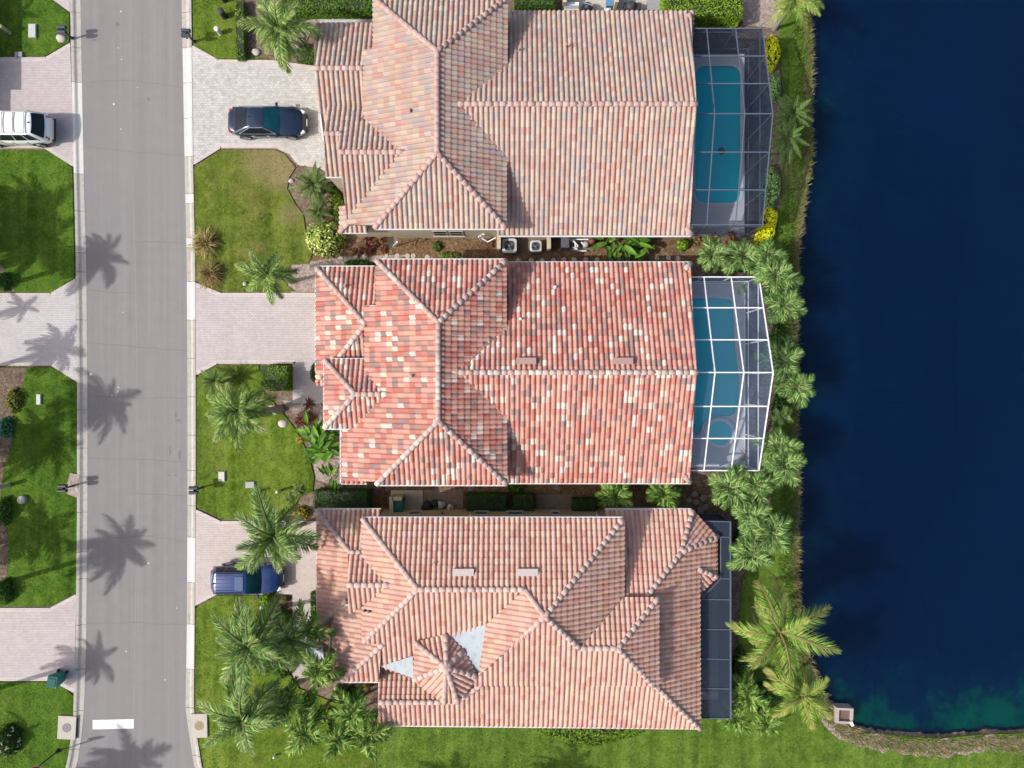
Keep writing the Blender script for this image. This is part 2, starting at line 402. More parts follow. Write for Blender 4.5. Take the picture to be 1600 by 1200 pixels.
road.face([(*P(*q).xy, .01) for q in ((-4000, 1361), (5000, 1361), (5000, 1520), (-4000, 1520))])
for q in ((RL[-1], RR[-1]),):
    road.face([(*P(*z).xy, .01) for z in (RL[-1], (-200, 1361), (600, 1361), RR[-1])])
o = road.build('road', M_ASPH); o['kind'] = 'structure'; ROAD = o
for i in range(len(road.f)): pass
far = MB(); far.box((P(203, 0).x, 237.6, .006), (6.6, 400, .008)); o = far.build('far_road', M_ASPH); o['kind'] = 'structure'
# cracks and the lane seam, as thin tar lines lying on the asphalt
M_TAR = simple('tar_line', (.135, .125, .127), .85); M_SEAM = simple('pale_seam', (.225, .21, .205), .9)
def px_line(mb, pts, w, z, jit=0.0, seed=0):
    r = random.Random(seed); q = []
    for a, b in zip(pts, pts[1:]):
        n = max(1, int(math.hypot(b[0] - a[0], b[1] - a[1]) / 10))
        q += [(a[0] + (b[0] - a[0]) * k / n + r.uniform(-jit, jit), a[1] + (b[1] - a[1]) * k / n + r.uniform(-jit, jit)) for k in range(n)]
    q.append(pts[-1]); v = [P(*x) for x in q]; L = []; R_ = []
    for i, p in enumerate(v):
        d = (v[min(i + 1, len(v) - 1)] - v[max(i - 1, 0)]).normalized(); s = Vector((-d.y, d.x, 0)) * w / 2
        L.append((p.x + s.x, p.y + s.y, z)); R_.append((p.x - s.x, p.y - s.y, z))
    n = len(v); mb.mesh(L + R_, [(i, n + i, n + i + 1, i + 1) for i in range(n - 1)])
ck = MB()
for i, (x0, y0, x1, y1) in enumerate([(130, 130, 205, 126), (205, 126, 288, 137), (133, 229, 290, 243), (206, 378, 292, 381), (137, 536, 293, 548), (140, 618, 293, 622), (138, 716, 292, 722), (205, 771, 292, 775), (138, 840, 240, 836), (136, 974, 290, 976), (230, 838, 292, 845), (135, 452, 210, 458)]):
    px_line(ck, [(x0, y0), ((x0 + x1) / 2, (y0 + y1) / 2 + (i % 3 - 1) * 2), (x1, y1)], .028, .0145, 1.0, i)
adopt(ck.build('asphalt_crack', M_TAR), ROAD)
sm = MB(); px_line(sm, [(204, -100), (206, 250), (212, 420), (214, 560), (215, 800), (211, 1000), (209, 1180)], .05, .0145, .25, 5)
px_line(sm, [(256, -100), (259, 350), (260, 700), (258, 1060)], .025, .0145, .4, 6)
adopt(sm.build('lane_seam', M_SEAM), ROAD)
# pale specks and stains on the asphalt
sp = MB()
for x, y, r in [(q[0], q[1], q[2] * .6) for q in [(189, 18, .09), (185, 75, .06), (190, 93, .06), (178, 163, .12), (189, 202, .07), (142, 585, .17), (185, 605, .08), (184, 612, .06), (175, 618, .08), (197, 1018, .09), (232, 880, .09), (276, 950, .06), (258, 1062, .08), (192, 488, .06), (215, 137, .05)]]:
    c = P(x, y); sp.face([(c.x + r * (1 + .3 * math.sin(k * 2.3)) * math.cos(k * .785), c.y + r * math.sin(k * .785), .0149) for k in range(8)])
adopt(sp.build('paint_spot', M_KERB2), ROAD)
stn = MB()
for x, y, rx, ry in [(184, 38, .13, .14), (147, 62, .17, .08), (232, 155, .1, .1), (275, 648, .1, .18), (278, 657, .2, .1), (266, 705, .06, .3), (281, 710, .1, .3), (275, 743, .12, .06), (265, 743, .08, .06)]:
    c = P(x, y); stn.face([(c.x + rx * (1 + .35 * math.sin(k * 2.9 + x)) * math.cos(k * .628), c.y + ry * (1 + .3 * math.cos(k * 1.7 + y)) * math.sin(k * .628), .0141) for k in range(10)])
adopt(stn.build('oil_stain', simple('oil_stain', (.14, .13, .133), .8)), ROAD)
sb = MB(); sb.prism([P(*q).xy for q in ((145, 1125), (209, 1123.5), (209, 1138), (145, 1139.5))], .011, .016)
o = sb.build('stop_line', concrete_mat('road_paint', (.70, .69, .67), .35)); o['kind'] = 'structure'

# ---- kerbs: one object per cast length, rolled profile
def poly_at(pl, y):
    for a, b in zip(pl, pl[1:]):
        if a[1] <= y <= b[1]: return (a[0] + (b[0] - a[0]) * (y - a[1]) / (b[1] - a[1] + 1e-9), y)
    return pl[-1]
def kerb(inner, outer, cuts, name, bright):
    root = thing(name, None, None, (*P(*poly_at(inner, 600)).xy, 0)); root['kind'] = 'structure'
    prof = [(0, .004), (0, .02), (.45, .022), (.55, .05), (.68, .10), (.78, .115), (1.0, .115), (1.0, .0)]
    for k, (y0, y1) in enumerate(zip(cuts, cuts[1:])):
        mb = MB(); ys = [y0 + .35] + [y for y in range(int(y0) + 15, int(y1) - 5, 25)] + [y1 - .35]; vs = []
        for y in ys:
            a = P(*poly_at(inner, y)); b = P(*poly_at(outer, y))
            for f, z in prof: vs.append((a.x + (b.x - a.x) * f, a.y + (b.y - a.y) * f, z))
        n = len(prof); fs = []
        for i in range(len(ys) - 1):
            for j in range(n - 1): fs.append((i * n + j, i * n + j + 1, (i + 1) * n + j + 1, (i + 1) * n + j))
        fs += [tuple(range(n)), tuple((len(ys) - 1) * n + j for j in range(n))[::-1]]
        mb.mesh(vs, fs)
        new = any(abs((y0 + y1) / 2 - c) < w for c, w in bright)
        o = mb.build('kerb_stone', M_KERB2 if new else M_KERB, root, merge=True)
kerb(RR, KR, [-120, -50, 20, 75, 130, 185, 245, 303, 318, 371, 387, 440, 500, 560, 620, 680, 735, 790, 839, 910, 975, 1045, 1105, 1180, 1255, 1320], 'right_kerb', [(150, 70), (310, 8), (379, 8), (470, 40), (875, 40), (1010, 40)])
kerb(RL, KL, [-120, -50, 20, 75, 129, 272, 330, 395, 425, 500, 575, 640, 700, 745, 800, 862, 904, 976, 1045, 1110, 1170, 1240, 1330], 'left_kerb', [(200, 60)])

# ---- driveways and paths
PAV_L = paver_mat('pink_pavers', (0.439, 0.384, 0.378), (0.476, 0.421, 0.409), (0.329, 0.275, 0.268), .21, .105)
PAV_L2 = paver_mat('grey_pink_pavers', (0.458, 0.421, 0.415), (0.488, 0.451, 0.439), (0.342, 0.305, 0.299), .24, .12)
PAV_T = paver_mat('tumbled_grey_pavers', (0.358, 0.342, 0.319), (0.515, 0.498, 0.47), (0.347, 0.33, 0.308), .23, .16)
PAV_2 = paver_mat('mauve_pavers', (0.421, 0.372, 0.366), (0.47, 0.421, 0.409), (0.329, 0.287, 0.281), .23, .115)
PAV_3 = paver_mat('rose_pavers', (0.451, 0.384, 0.36), (0.488, 0.427, 0.397), (0.366, 0.305, 0.281), .23, .115)
PAV_B = paver_mat('border_pavers', (0.488, 0.427, 0.403), (0.525, 0.47, 0.439), (0.378, 0.329, 0.305), .12, .24)
Zd = .10
sheet('driveway', [[(-300, 91), (73, 91), (111, 68), (117.5, 262), (72, 232), (-300, 232)]], Zd, PAV_L, thick=.1)
sheet('driveway', [[(-300, 459), (82, 459), (119.5, 436), (122, 597), (82, 571), (-300, 571)]], Zd, PAV_L2, thick=.1)
sheet('driveway', [[(-300, 950), (80, 950), (120.5, 928), (117.5, 1082), (80, 1062), (-300, 1062)]], Zd, PAV_L, thick=.1)
sheet('driveway', [[(-300, -110), (70, -110), (110.5, -120), (110.5, 20), (83, 0), (-300, 0)]], Zd, PAV_L, thick=.1)
sheet('driveway', [[(301, 72), (340, 94), (425, 95), (492, 104), (560, 104), (560, 340), (545, 340), (530, 282), (500, 263), (466, 258), (452, 241), (432, 232), (345, 232), (303.5, 258)]], Zd, PAV_T, thick=.1)
sheet('driveway', [[(306.5, 442), (345, 458), (560, 458), (560, 630), (458, 630), (458, 568), (340, 568), (307, 586)]], Zd, PAV_2, thick=.1)
sheet('driveway', [[(307, 796), (345, 814), (560, 814), (560, 930), (487, 930), (487, 1055), (458, 1062), (458, 928), (340, 927), (306, 946)]], Zd, PAV_3, thick=.1)
def border(pts, w=.24):
    mb = MB(); q = [P(*x) for x in pts]
    for a, b in zip(q, q[1:]):
        mb.beam((a.x, a.y, Zd - .02), (b.x, b.y, Zd - .02), w, .05)
    o = mb.build('paver_border', PAV_B); o['kind'] = 'structure'
for b in ([(302, 75), (341, 97), (424, 98), (491, 107)], [(304, 255), (345, 229.5), (433, 229.5), (455, 239), (468, 256), (500, 260)], [(307, 445), (346, 461), (493, 461)], [(308, 583), (340, 565.5), (462, 565.5), (462, 628)],
          [(308, 799), (345, 816.5), (495, 816.5)], [(307, 942), (340, 925), (458, 925)], [(-20, 93.5), (73, 93.5), (111, 71)], [(-20, 229.5), (71, 229.5), (116, 258)], [(-20, 461), (81, 461), (119, 439)], [(-20, 568.5), (82, 568.5), (121, 593)], [(-20, 952), (80, 952), (120, 931)], [(-20, 1060), (80, 1060), (117, 1078)]): border(b)
sheet('entry_path', [[(476, 34), (500, 26), (560, 22), (585, 24), (585, 36), (505, 38), (490, 44), (470, 80), (460, 78), (448, 58), (456, 48), (466, 60)]], .06, M_MULCH_P, thick=.05)
sheet('entry_path', [[(500, 22), (590, 20), (590, 34), (500, 37)]], .09, PAV_T, thick=.05)
# side yard floors
sheet('mulch_bed', [[(545, 372), (660, 372), (770, 374), (1100, 366), (1100, 412), (780, 412), (600, 408), (490, 420), (440, 432), (480, 405)]], .02, M_MULCH_O)
sheet('mulch_bed', [[(590, 757), (1110, 755), (1130, 800), (1000, 800), (590, 800)]], .02, M_MULCH_O)
sheet('mulch_bed', [[(440, 415), (486, 408), (560, 400), (640, 398), (600, 410), (500, 420), (495, 458), (455, 458)]], .03, M_MULCH_P)
sheet('mulch_bed', [[(440, 625), (462, 650), (482, 690), (495, 750), (535, 762), (545, 690), (510, 640), (500, 630)]], .03, M_MULCH_P)
sheet('mulch_bed', [[(1156, 0), (1225, 0), (1210, 45), (1190, 42), (1160, 40)]], .03, M_MULCH_P)
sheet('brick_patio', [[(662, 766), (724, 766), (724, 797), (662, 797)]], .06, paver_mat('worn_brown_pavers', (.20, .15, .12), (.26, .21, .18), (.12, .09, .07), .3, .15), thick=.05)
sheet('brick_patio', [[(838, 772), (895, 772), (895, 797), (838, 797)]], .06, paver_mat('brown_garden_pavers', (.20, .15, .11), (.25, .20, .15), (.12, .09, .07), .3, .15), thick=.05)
sheet('concrete_pad', [[(611, 766), (661, 766), (661, 797), (611, 797)]], .08, M_SLAB, thick=.07)
M_PAD = simple('stained_concrete', (.17, .13, .09), .9, vary=.25)
sheet('concrete_pad', [[(775, 370), (862, 370), (862, 398), (775, 398)]], .08, M_PAD, thick=.07)
sheet('concrete_pad', [[(872, 372), (927, 372), (927, 393), (872, 393)]], .08, M_PAD, thick=.07)
sheet('concrete_pad', [[(880, -40), (1030, -40), (1030, 22), (880, 22)]], .06, M_SLAB, thick=.05)
# ---- lawns
G1 = grass_mat('lawn_bright', (0.025, 0.059, 0.0067), (0.061, 0.12, 0.0128), (0.104, 0.165, 0.021), dry_amt=.62)
G2 = grass_mat('lawn_olive', (0.041, 0.064, 0.0075), (0.09, 0.125, 0.0165), (0.154, 0.172, 0.0338), dry_amt=.56, spots=[(*P(415, 252).xy, 2.2, .6), (*P(450, 272).xy, 1.5, .65), (*P(455, 335).xy, 1.0, .45)])
G3 = grass_mat('lawn_mid', (0.034, 0.064, 0.006), (0.087, 0.138, 0.015), (0.144, 0.188, 0.03), dry_amt=.59)
G4 = grass_mat('bank_grass', (0.032, 0.064, 0.0075), (0.074, 0.13, 0.0165), (0.122, 0.177, 0.03), dry_amt=.62, spots=[(*P(1228, 240).xy, 3.5, .35)])
LAWNS = {}
def lawn(key, pts, mat, k=0):
    LAWNS[key] = pts
    return sheet('lawn', [pts], .07, mat, thick=.07)
lawn('l0', [(-200, -8), (60, -6), (84, 2), (109.5, 22), (108.5, 67), (72, 88), (-200, 88)], G1)
lawn('l1', [(-200, 235), (71, 235), (92, 244), (114, 263), (117.5, 434), (82, 457), (-200, 457)], G1)
lawn('l2', [(-200, 574), (82, 574), (103, 585), (121, 600), (121, 926), (80, 947), (-200, 947)], G1)
lawn('l3', [(-200, 1065), (79, 1065), (105, 1077), (116.5, 1088), (115.5, 1130), (104, 1200), (82, 1253), (0, 1310), (-200, 1330)], G1)
lawn('r0', [(300.5, -120), (380, -120), (376, 30), (368, 70), (380, 85), (415, 92), (424, 93), (341, 92.5), (302.5, 71)], G3)
lawn('r1', [(304, 261), (346, 234.5), (428, 234.5), (445, 241), (462, 262), (452, 278), (449, 295), (461, 318), (474, 335), (478, 362), (488, 396), (483, 412), (455, 414), (444, 428), (450, 447), (462, 455.5), (346, 455.5), (306.5, 439)], G2)
lawn('r2', [(307.5, 590), (340, 571), (405, 571), (412, 612), (438, 640), (463, 672), (482, 708), (491, 745), (489, 768), (470, 775), (455, 800), (440, 811), (345, 811), (307.5, 792)], G3)
lawn('r3', [(306, 950), (340, 930), (408, 930), (420, 960), (432, 1000), (445, 1040), (468, 1075), (530, 1100), (588, 1115), (588, 1133), (590, 1330), (430, 1326), (349, 1274), (319, 1200), (306.5, 1130), (305, 1095)], G3)
EAST = [(1225, -60), (1262, -60)] + [(x - 4, y) for x, y in SHORE0] + [(1640, 1148), (2200, 1150), (2200, 1335), (590, 1335), (589, 1116), (700, 1112), (1098, 1112), (1140, 1128), (1150, 1090), (1152, 1000), (1160, 900), (1196, 860), (1204, 780), (1206, 700), (1212, 600), (1212, 500), (1204, 440), (1190, 396), (1213, 360), (1222, 300), (1216, 220), (1222, 140), (1216, 60)]
lawn('e', EAST, G4)
# the far side: simple lawn to the horizon
M_FAR = grass_mat('far_lawn', (0.021, 0.052, 0.0045), (0.063, 0.114, 0.0112), (0.106, 0.156, 0.0225))
sheet('far_lawn', [[(297, -170), (1200, -170), (1262, -170), (1262, -9000), (297, -9000)], [(420, 1530), (9000, 1530), (9000, 9000), (420, 9000)]], .06, M_FAR, thick=.06)
o = MB(); o.box((-235, 0, -.01), (370, 800, .03)); o = o.build('far_lawn', M_FAR); o['kind'] = 'structure'

rj = random.Random(5)
def ragged(pts, j=4.5):
    out = []
    for a, b in zip(pts, pts[1:] + pts[:1]):
        n = max(1, int(math.hypot(b[0] - a[0], b[1] - a[1]) / 9)) if max(a[0], b[0]) < 1641 else 1
        out += [(a[0] + (b[0] - a[0]) * k / n + rj.uniform(-j, j) * .6, a[1] + (b[1] - a[1]) * k / n + rj.uniform(-j, j)) for k in range(n)]
    return out
DRY = ragged([(1284, 1090), (1296, 1112), (1316, 1132), (1350, 1147), (1420, 1154), (1470, 1157), (1540, 1151), (1640, 1149), (1640, 1166), (1540, 1172), (1480, 1180), (1420, 1178), (1360, 1170), (1310, 1152), (1284, 1130)])
sheet('dry_bank', [DRY] if True else [[(1284, 1090), (1296, 1112), (1316, 1132), (1350, 1147), (1420, 1154), (1470, 1157), (1540, 1151), (1640, 1149), (1640, 1166), (1540, 1172), (1480, 1180), (1420, 1178), (1360, 1170), (1310, 1152), (1284, 1130)]], .078, M_MULCH_P)
# grass blades standing on the lawns (one uncountable mass)
def scatter_grass(name, keys, dens, hgt, cols, clip=(-30, 1640, -30, 1230), z=.06):
    V = []; C = []
    for k in keys:
        poly = LAWNS[k] if isinstance(k, str) else k
        a = np.array(poly, float); x0, y0 = np.maximum(a.min(0), (clip[0], clip[2])); x1, y1 = np.minimum(a.max(0), (clip[1], clip[3]))
        n = int((x1 - x0) * (y1 - y0) / SC / SC * dens)
        q = rng.uniform((x0, y0), (x1, y1), (n, 2)); ins = np.zeros(n, bool)
        for i in range(len(a)):
            (ax, ay), (bx, by) = a[i], a[(i + 1) % len(a)]
            c = ((ay > q[:, 1]) != (by > q[:, 1])); 
            with np.errstate(divide='ignore', invalid='ignore'):
                xi = (bx - ax) * (q[:, 1] - ay) / (by - ay) + ax
            ins ^= c & (q[:, 0] < xi)
        q = q[ins]; n = len(q)
        w = np.stack([(q[:, 0] - 800) / SC, (600 - q[:, 1]) / SC, np.full(n, z)], 1)
        an = rng.uniform(0, 6.283, n); ln = rng.uniform(.5, 1.3, n) * hgt; tilt = rng.uniform(.15, .9, n)
        d = np.stack([np.cos(an), np.sin(an), np.zeros(n)], 1); s = np.stack([-np.sin(an), np.cos(an), np.zeros(n)], 1)
        wd = rng.uniform(.012, .03, n)[:, None]
        tip = w + d * (ln * tilt)[:, None]; tip[:, 2] += ln * (1 - .5 * tilt)
        V.append(np.stack([w - s * wd, w + s * wd, tip], 1).reshape(-1, 3))
        ci = rng.integers(0, len(cols), n); C.append(np.repeat(np.array(cols)[ci] * rng.uniform(.75, 1.25, (n, 1)), 3, 0))
    V = np.concatenate(V); C = np.concatenate(C); n = len(V) // 3
    me = bpy.data.meshes.new(name); me.vertices.add(n * 3); me.vertices.foreach_set('co', V.astype(np.float32).ravel())
    me.loops.add(n * 3); me.loops.foreach_set('vertex_index', np.arange(n * 3, dtype=np.int32))
    me.polygons.add(n); me.polygons.foreach_set('loop_start', np.arange(0, n * 3, 3, dtype=np.int32))
    me.update(calc_edges=True)
    at = me.color_attributes.new('Col', 'FLOAT_COLOR', 'POINT'); at.data.foreach_set('color', np.concatenate([C, np.ones((len(C), 1))], 1).astype(np.float32).ravel())
    me.materials.append(M_LEAF); o = link(bpy.data.objects.new(name, me)); o['kind'] = 'stuff'; return o
scatter_grass('grass', ['l0', 'l1', 'l2', 'l3'], 150, .07, [(.06, .125, .014), (.09, .16, .02), (.045, .095, .01), (.13, .185, .035)])
scatter_grass('grass', ['r0', 'r2', 'r3'], 150, .07, [(.08, .13, .018), (.115, .17, .03), (.06, .105, .012), (.17, .21, .06)])
scatter_grass('grass', ['r1'], 150, .07, [(.095, .13, .028), (.145, .17, .05), (.065, .10, .018), (.24, .22, .11)])
scatter_grass('grass', ['e'], 120, .08, [(.06, .10, .02), (.10, .15, .03), (.04, .075, .012), (.16, .18, .06)])
# tufts of dry reed and weed along the water's edge
fr = [(x - 14 + 6 * math.sin(y * .05), y) for x, y in SHORE0]; ed = [(x + 3, y + (3 if x > 1330 else 0)) for x, y in SHORE0]
fr = [(x - 11, y) if x < 1300 else (x - 6, y + 26 + 8 * math.sin(x * .06)) for x, y in SHORE0]
scatter_grass('reed_fringe', [ed + fr[::-1]], 520, .42, [(.40, .31, .17), (.32, .22, .11), (.46, .38, .24), (.16, .21, .05), (.12, .21, .03), (.14, .24, .03), (.20, .14, .08)], z=-.02)
scatter_grass('bank_tufts', [DRY], 120, .22, [(.40, .32, .22), (.30, .22, .13), (.12, .22, .03), (.16, .11, .06)], z=.06)
scatter_grass('bank_weeds', [[(x - 4, y) for x, y in SHORE0[:22]] + [(x - 26, y) for x, y in SHORE0[:22]][::-1]], 360, .28, [(.14, .32, .02), (.10, .24, .02), (.20, .36, .04), (.05, .09, .015), (.28, .23, .12)], z=.05)
# ================================================================ houses with tiled roofs
TW, TL = 0.295, 0.385
UF = [0.0, .04, .13, .25, .37, .49, .61, .70, .74, .87, 1.0]
def tprof(f):
    return .072 * math.sin(math.pi * min(f, .74) / .74) ** .7 if f < .74 else -.022 * math.sin(math.pi * (f - .74) / .26)
def tile_faces(u0, v0, jit=0.0, jr=0.0):
    """one barrel tile as faces of (u, v, n): the top surface and the butt end that casts the course line"""
    tops = []; L = TL * 1.06
    pr = [(u0 + f * TW, tprof(f)) for f in UF]
    for (ua, na), (ub, nb) in zip(pr, pr[1:]):
        lift = .044 + jit
        tops.append([(ua, v0, na + lift), (ub, v0, nb + lift), (ub, v0 + L, nb + .004 + jr), (ua, v0 + L, na + .004 + jr)])
        tops.append([(ua, v0 + .002, -.01), (ub, v0 + .002, -.01), (ub, v0, nb + lift), (ua, v0, na + lift)])
    return tops
def inpoly(x, y, poly):
    c = False; n = len(poly)
    for i in range(n):
        ax, ay = poly[i]; bx, by = poly[(i + 1) % n]
        if (ay > y) != (by > y) and x < (bx - ax) * (y - ay) / (by - ay) + ax: c = not c
    return c
def clip(face, poly):
    """cut a (u, v, n) face by a convex counter-clockwise polygon in u, v"""
    out = face
    for i in range(len(poly)):
        ax, ay = poly[i]; bx, by = poly[(i + 1) % len(poly)]
        if not out: return out
        inp = out; out = []
        side = [(bx - ax) * (p[1] - ay) - (by - ay) * (p[0] - ax) for p in inp]
        for k in range(len(inp)):
            p, q = inp[k], inp[(k + 1) % len(inp)]; sp, sq = side[k], side[(k + 1) % len(inp)]
            if sp >= 0: out.append(p)
            if (sp >= 0) != (sq >= 0):
                t = sp / (sp - sq); out.append(tuple(p[j] + (q[j] - p[j]) * t for j in range(3)))
    return out
M_GUT = simple('gutter_white', (.55, .54, .53), .5, vary=.08)
M_WFR = simple('window_frame_paint', (.42, .40, .37), .5, vary=.06)
class Roof:
    def __init__(s, root, pal, wts, cap_pal, seed, mat=None):
        s.root = root; s.pal = pal; s.wts = wts; s.cap_pal = cap_pal; s.planes = []; s.caps = []; s.r = random.Random(seed)
        s.deck = MB(); s.mat = mat or M_TILE; s.gut = []
    def plane(s, polys, e0, e1, top, g0=0.0):
        a, b, c = P(*e0), P(*e1), P(*top)
        n = (b - a).cross(c - a).normalized()
        if n.z < 0: n = -n
        u = Vector((b.x - a.x, b.y - a.y, 0)).normalized(); v = n.cross(u)
        if v.dot(c - a) < 0: u = -u; v = -v
        if v.z < 0: pass
        cam_p = Vector((0, 0, H)); loc = []; hi = []
        for poly in polys:
            q = []
            for x, y in poly:
                d = P(x, y, 0) - cam_p; t = (a - cam_p).dot(n) / d.dot(n); w = cam_p + d * t
                q.append(((w - a).dot(u), (w - a).dot(v)))
            if sum(q[i][0] * q[(i + 1) % len(q)][1] - q[(i + 1) % len(q)][0] * q[i][1] for i in range(len(q))) < 0: q.reverse()
            loc.append(q)
        s.planes.append(dict(a=a, n=n, u=u, v=v, polys=loc, px=polys))
    def W(s, p, q): return p['a'] + p['u'] * q[0] + p['v'] * q[1] + p['n'] * q[2]
    def zat(s, p, w):                      # the plane's surface point on the camera ray through w, if inside
        cp = Vector((0, 0, H)); d = w - cp; t = (p['a'] - cp).dot(p['n']) / d.dot(p['n']); h = cp + d * t
        u, v = (h - p['a']).dot(p['u']), (h - p['a']).dot(p['v'])
        for q in p['polys']:
            if inpoly(u, v, q): return t
        return None
    def cap(s, pts): s.caps += list(zip(pts, pts[1:]))
    def gutter(s, *segs): s.gut += segs
    def build(s, extra_holes=()):
        r = s.r; whole = []; stuff = MB()
        for pi, p in enumerate(s.planes):
            for q in p['polys']:           # battens and felt under the tiles, 0.16 thick
                up = [s.W(p, (x, y, -.03)) for x, y in q]; dn = [w - Vector((0, 0, .16)) for w in up]; n = len(q)
                s.deck.mesh(up + dn, [tuple(range(n)), tuple(range(2 * n - 1, n - 1, -1))] + [(i, n + i, n + (i + 1) % n, (i + 1) % n) for i in range(n)])
            us = [x for q in p['polys'] for x, y in q]; vs = [y for q in p['polys'] for x, y in q]
            for i in range(int(math.floor(min(us) / TW)) - 1, int(math.ceil(max(us) / TW)) + 1):
                for j in range(int(math.floor(min(vs) / TL)) - 1, int(math.ceil(max(vs) / TL)) + 1):
                    u0, v0 = i * TW, j * TL - .04
                    cs = [(u0, v0), (u0 + TW, v0), (u0 + TW, v0 + TL), (u0, v0 + TL)]
                    full = any(all(inpoly(x, y, q) for x, y in cs) for q in p['polys'])
                    if not full:
                        grid = [(u0 + TW * a, v0 + TL * b) for a in (.05, .35, .65, .95) for b in (.05, .35, .65, .95)]
                        if not any(inpoly(x, y, q) for x, y in grid for q in p['polys']): continue
                    mid = s.W(p, (u0 + TW / 2, v0 + TL / 2, 0))
                    # skip what another slope of the same house covers
                    hid = 0
                    for cc in ((.1, .1), (.9, .1), (.9, .9), (.1, .9), (.5, .5)):
                        w = s.W(p, (u0 + TW * cc[0], v0 + TL * cc[1], 0)); cov = False
                        for k, o in enumerate(s.planes):
                            if k == pi: continue
                            t = s.zat(o, w)
                            if t is not None and t < 1 - .12 / (H - w.z): cov = True; break
                        hid += cov
                    if hid == 5: continue
                    k = r.choices(range(len(s.pal)), s.wts)[0]; jit = r.uniform(-.006, .008)
                    if full and hid == 0:
                        vd = (Vector((0, 0, H)) - mid).normalized(); sz = p['n'].dot(vd) / (H - mid.z) ** 2
                        whole.append((sz * r.uniform(.9, 1.1), pi, u0, v0, k, jit))
                    else:
                        c = tuple(x * r.uniform(.93, 1.07) for x in s.pal[k])
                        for fc in tile_faces(u0, v0, jit, 0):
                            for q in p['polys']:
                                g = clip(fc, q)
                                if len(g) > 2: stuff.face([s.W(p, x) for x in g], 0, c)
        whole.sort(reverse=True)
        meshes = []
        for c in s.pal:
            mb = MB()
            for fc in tile_faces(0, 0): mb.face(fc, 0, c)
            meshes.append(mb.data('roof_tile', s.mat))
        for n, (sz, pi, u0, v0, k, jit) in enumerate(whole):
            p = s.planes[pi]
            if n < 300:
                o_ = p['a'] + p['u'] * u0 + p['v'] * v0 + p['n'] * jit
                M = Matrix.Translation(o_) @ Matrix((p['u'], p['v'], p['n'])).transposed().to_4x4() @ Matrix.Rotation(r.uniform(-.012, .012), 4, 'Z')
                inst('roof_tile', meshes[k], s.root, M)
            else:
                c = tuple(x * r.uniform(.93, 1.07) for x in s.pal[k])
                for fc in tile_faces(u0, v0, jit): stuff.face([s.W(p, x) for x in fc], 0, c)
        o = stuff.build('roof_tiles', s.mat, s.root); o['kind'] = 'stuff'
        s.deck.build('roof_deck', simple('roof_felt', (.16, .11, .09), .95), s.root)
        # ridge and hip caps
        cm = []
        for c in s.cap_pal:
            mb = MB(); n = 7; L = .46; vs = []
            for (x, rr, zz) in ((0, .148, .003), (L, .147, .0)):
                for i in range(n):
                    a = math.pi * i / (n - 1); vs.append((x, rr * math.cos(a), zz + rr * .72 * math.sin(a) - .02))
            for i in range(n): a = math.pi * i / (n - 1); vs.append((0, .13 * math.cos(a), .003 + .095 * math.sin(a) - .02))
            fs = [(i, i + 1, n + i + 1, n + i) for i in range(n - 1)] + [(2 * n + i, 2 * n + i + 1, i + 1, i) for i in range(n - 1)]
            fs.append(tuple(range(n, 2 * n)))
            mb.mesh(vs, fs, 0, c); me = mb.data('ridge_tile', s.mat); cm.append(me)
            me.polygons.foreach_set('use_smooth', [i < n - 1 for i in range(len(me.polygons))])
        for a, b in s.caps:
            a, b = P(*a), P(*b)
            if a.z > b.z: a, b = b, a
            d = b - a; n = max(1, round(d.length / .40)); x = d.normalized()
            side = Vector((0, 0, 1)).cross(x).normalized(); z = x.cross(side)
            st = d.length / n
            for k in range(n):
                o_ = a + x * (k * st) + z * (.075 + r.uniform(-.003, .003))
                M = Matrix.Translation(o_) @ Matrix((x, side, z)).transposed().to_4x4() @ Matrix.Diagonal((st / .40, 1, 1, 1))
                inst('ridge_tile', cm[r.randrange(len(cm))], s.root, M)
        for a, b in s.gut:
            a, b = P(*a), P(*b); mb = MB(); mb.beam(a - Vector((0, 0, .07)), b - Vector((0, 0, .07)), .085, .14)
            mb.build('gutter', M_GUT, s.root)
def wall_box(root, pxa, pxb, z0, z1, mat, inset=0.0):
    """a stucco wall block between two ground pixels"""
    a, b = P(*pxa), P(*pxb); mb = MB()
    x0, x1 = sorted((a.x, b.x)); y0, y1 = sorted((a.y, b.y))
    mb.prism([(x0 + inset, y0 + inset), (x1 - inset, y0 + inset), (x1 - inset, y1 - inset), (x0 + inset, y1 - inset)], z0, z1)
    return mb.build('wall', mat, root)
def wall_w(root, x0, x1, y0, y1, z0, z1, mat):
    mb = MB(); mb.prism([(x0, y0), (x1, y0), (x1, y1), (x0, y1)], z0, z1); return mb.build('wall', mat, root)
def window(root, c, w, h, n, frame=None, sill=True):
    """window set in a wall facing +-y; c = centre on the wall face, n = +1/-1 outward along y"""
    fr = MB(); t = .07
    for dx in (-w / 2 + t / 2, w / 2 - t / 2): fr.box((c[0] + dx, c[1] + n * .01, c[2]), (t, .05, h))
    for dz in (-h / 2 + t / 2, h / 2 - t / 2, 0): fr.box((c[0], c[1] + n * .009, c[2] + dz), (w - 2 * t, .05, t * (.7 if dz == 0 else 1)))
    f = fr.build('window', frame or M_WFR, root)
    pn = MB(); pn.box((c[0], c[1] + n * .015, c[2]), (w - t, .02, h - t)); pn.build('pane', M_PANE, f)
    if sill:
        s_ = MB(); s_.box((c[0], c[1] + n * .025, c[2] - h / 2 - .05), (w + .12, .1, .08)); s_.build('sill', frame or M_WFR, f)
    return f
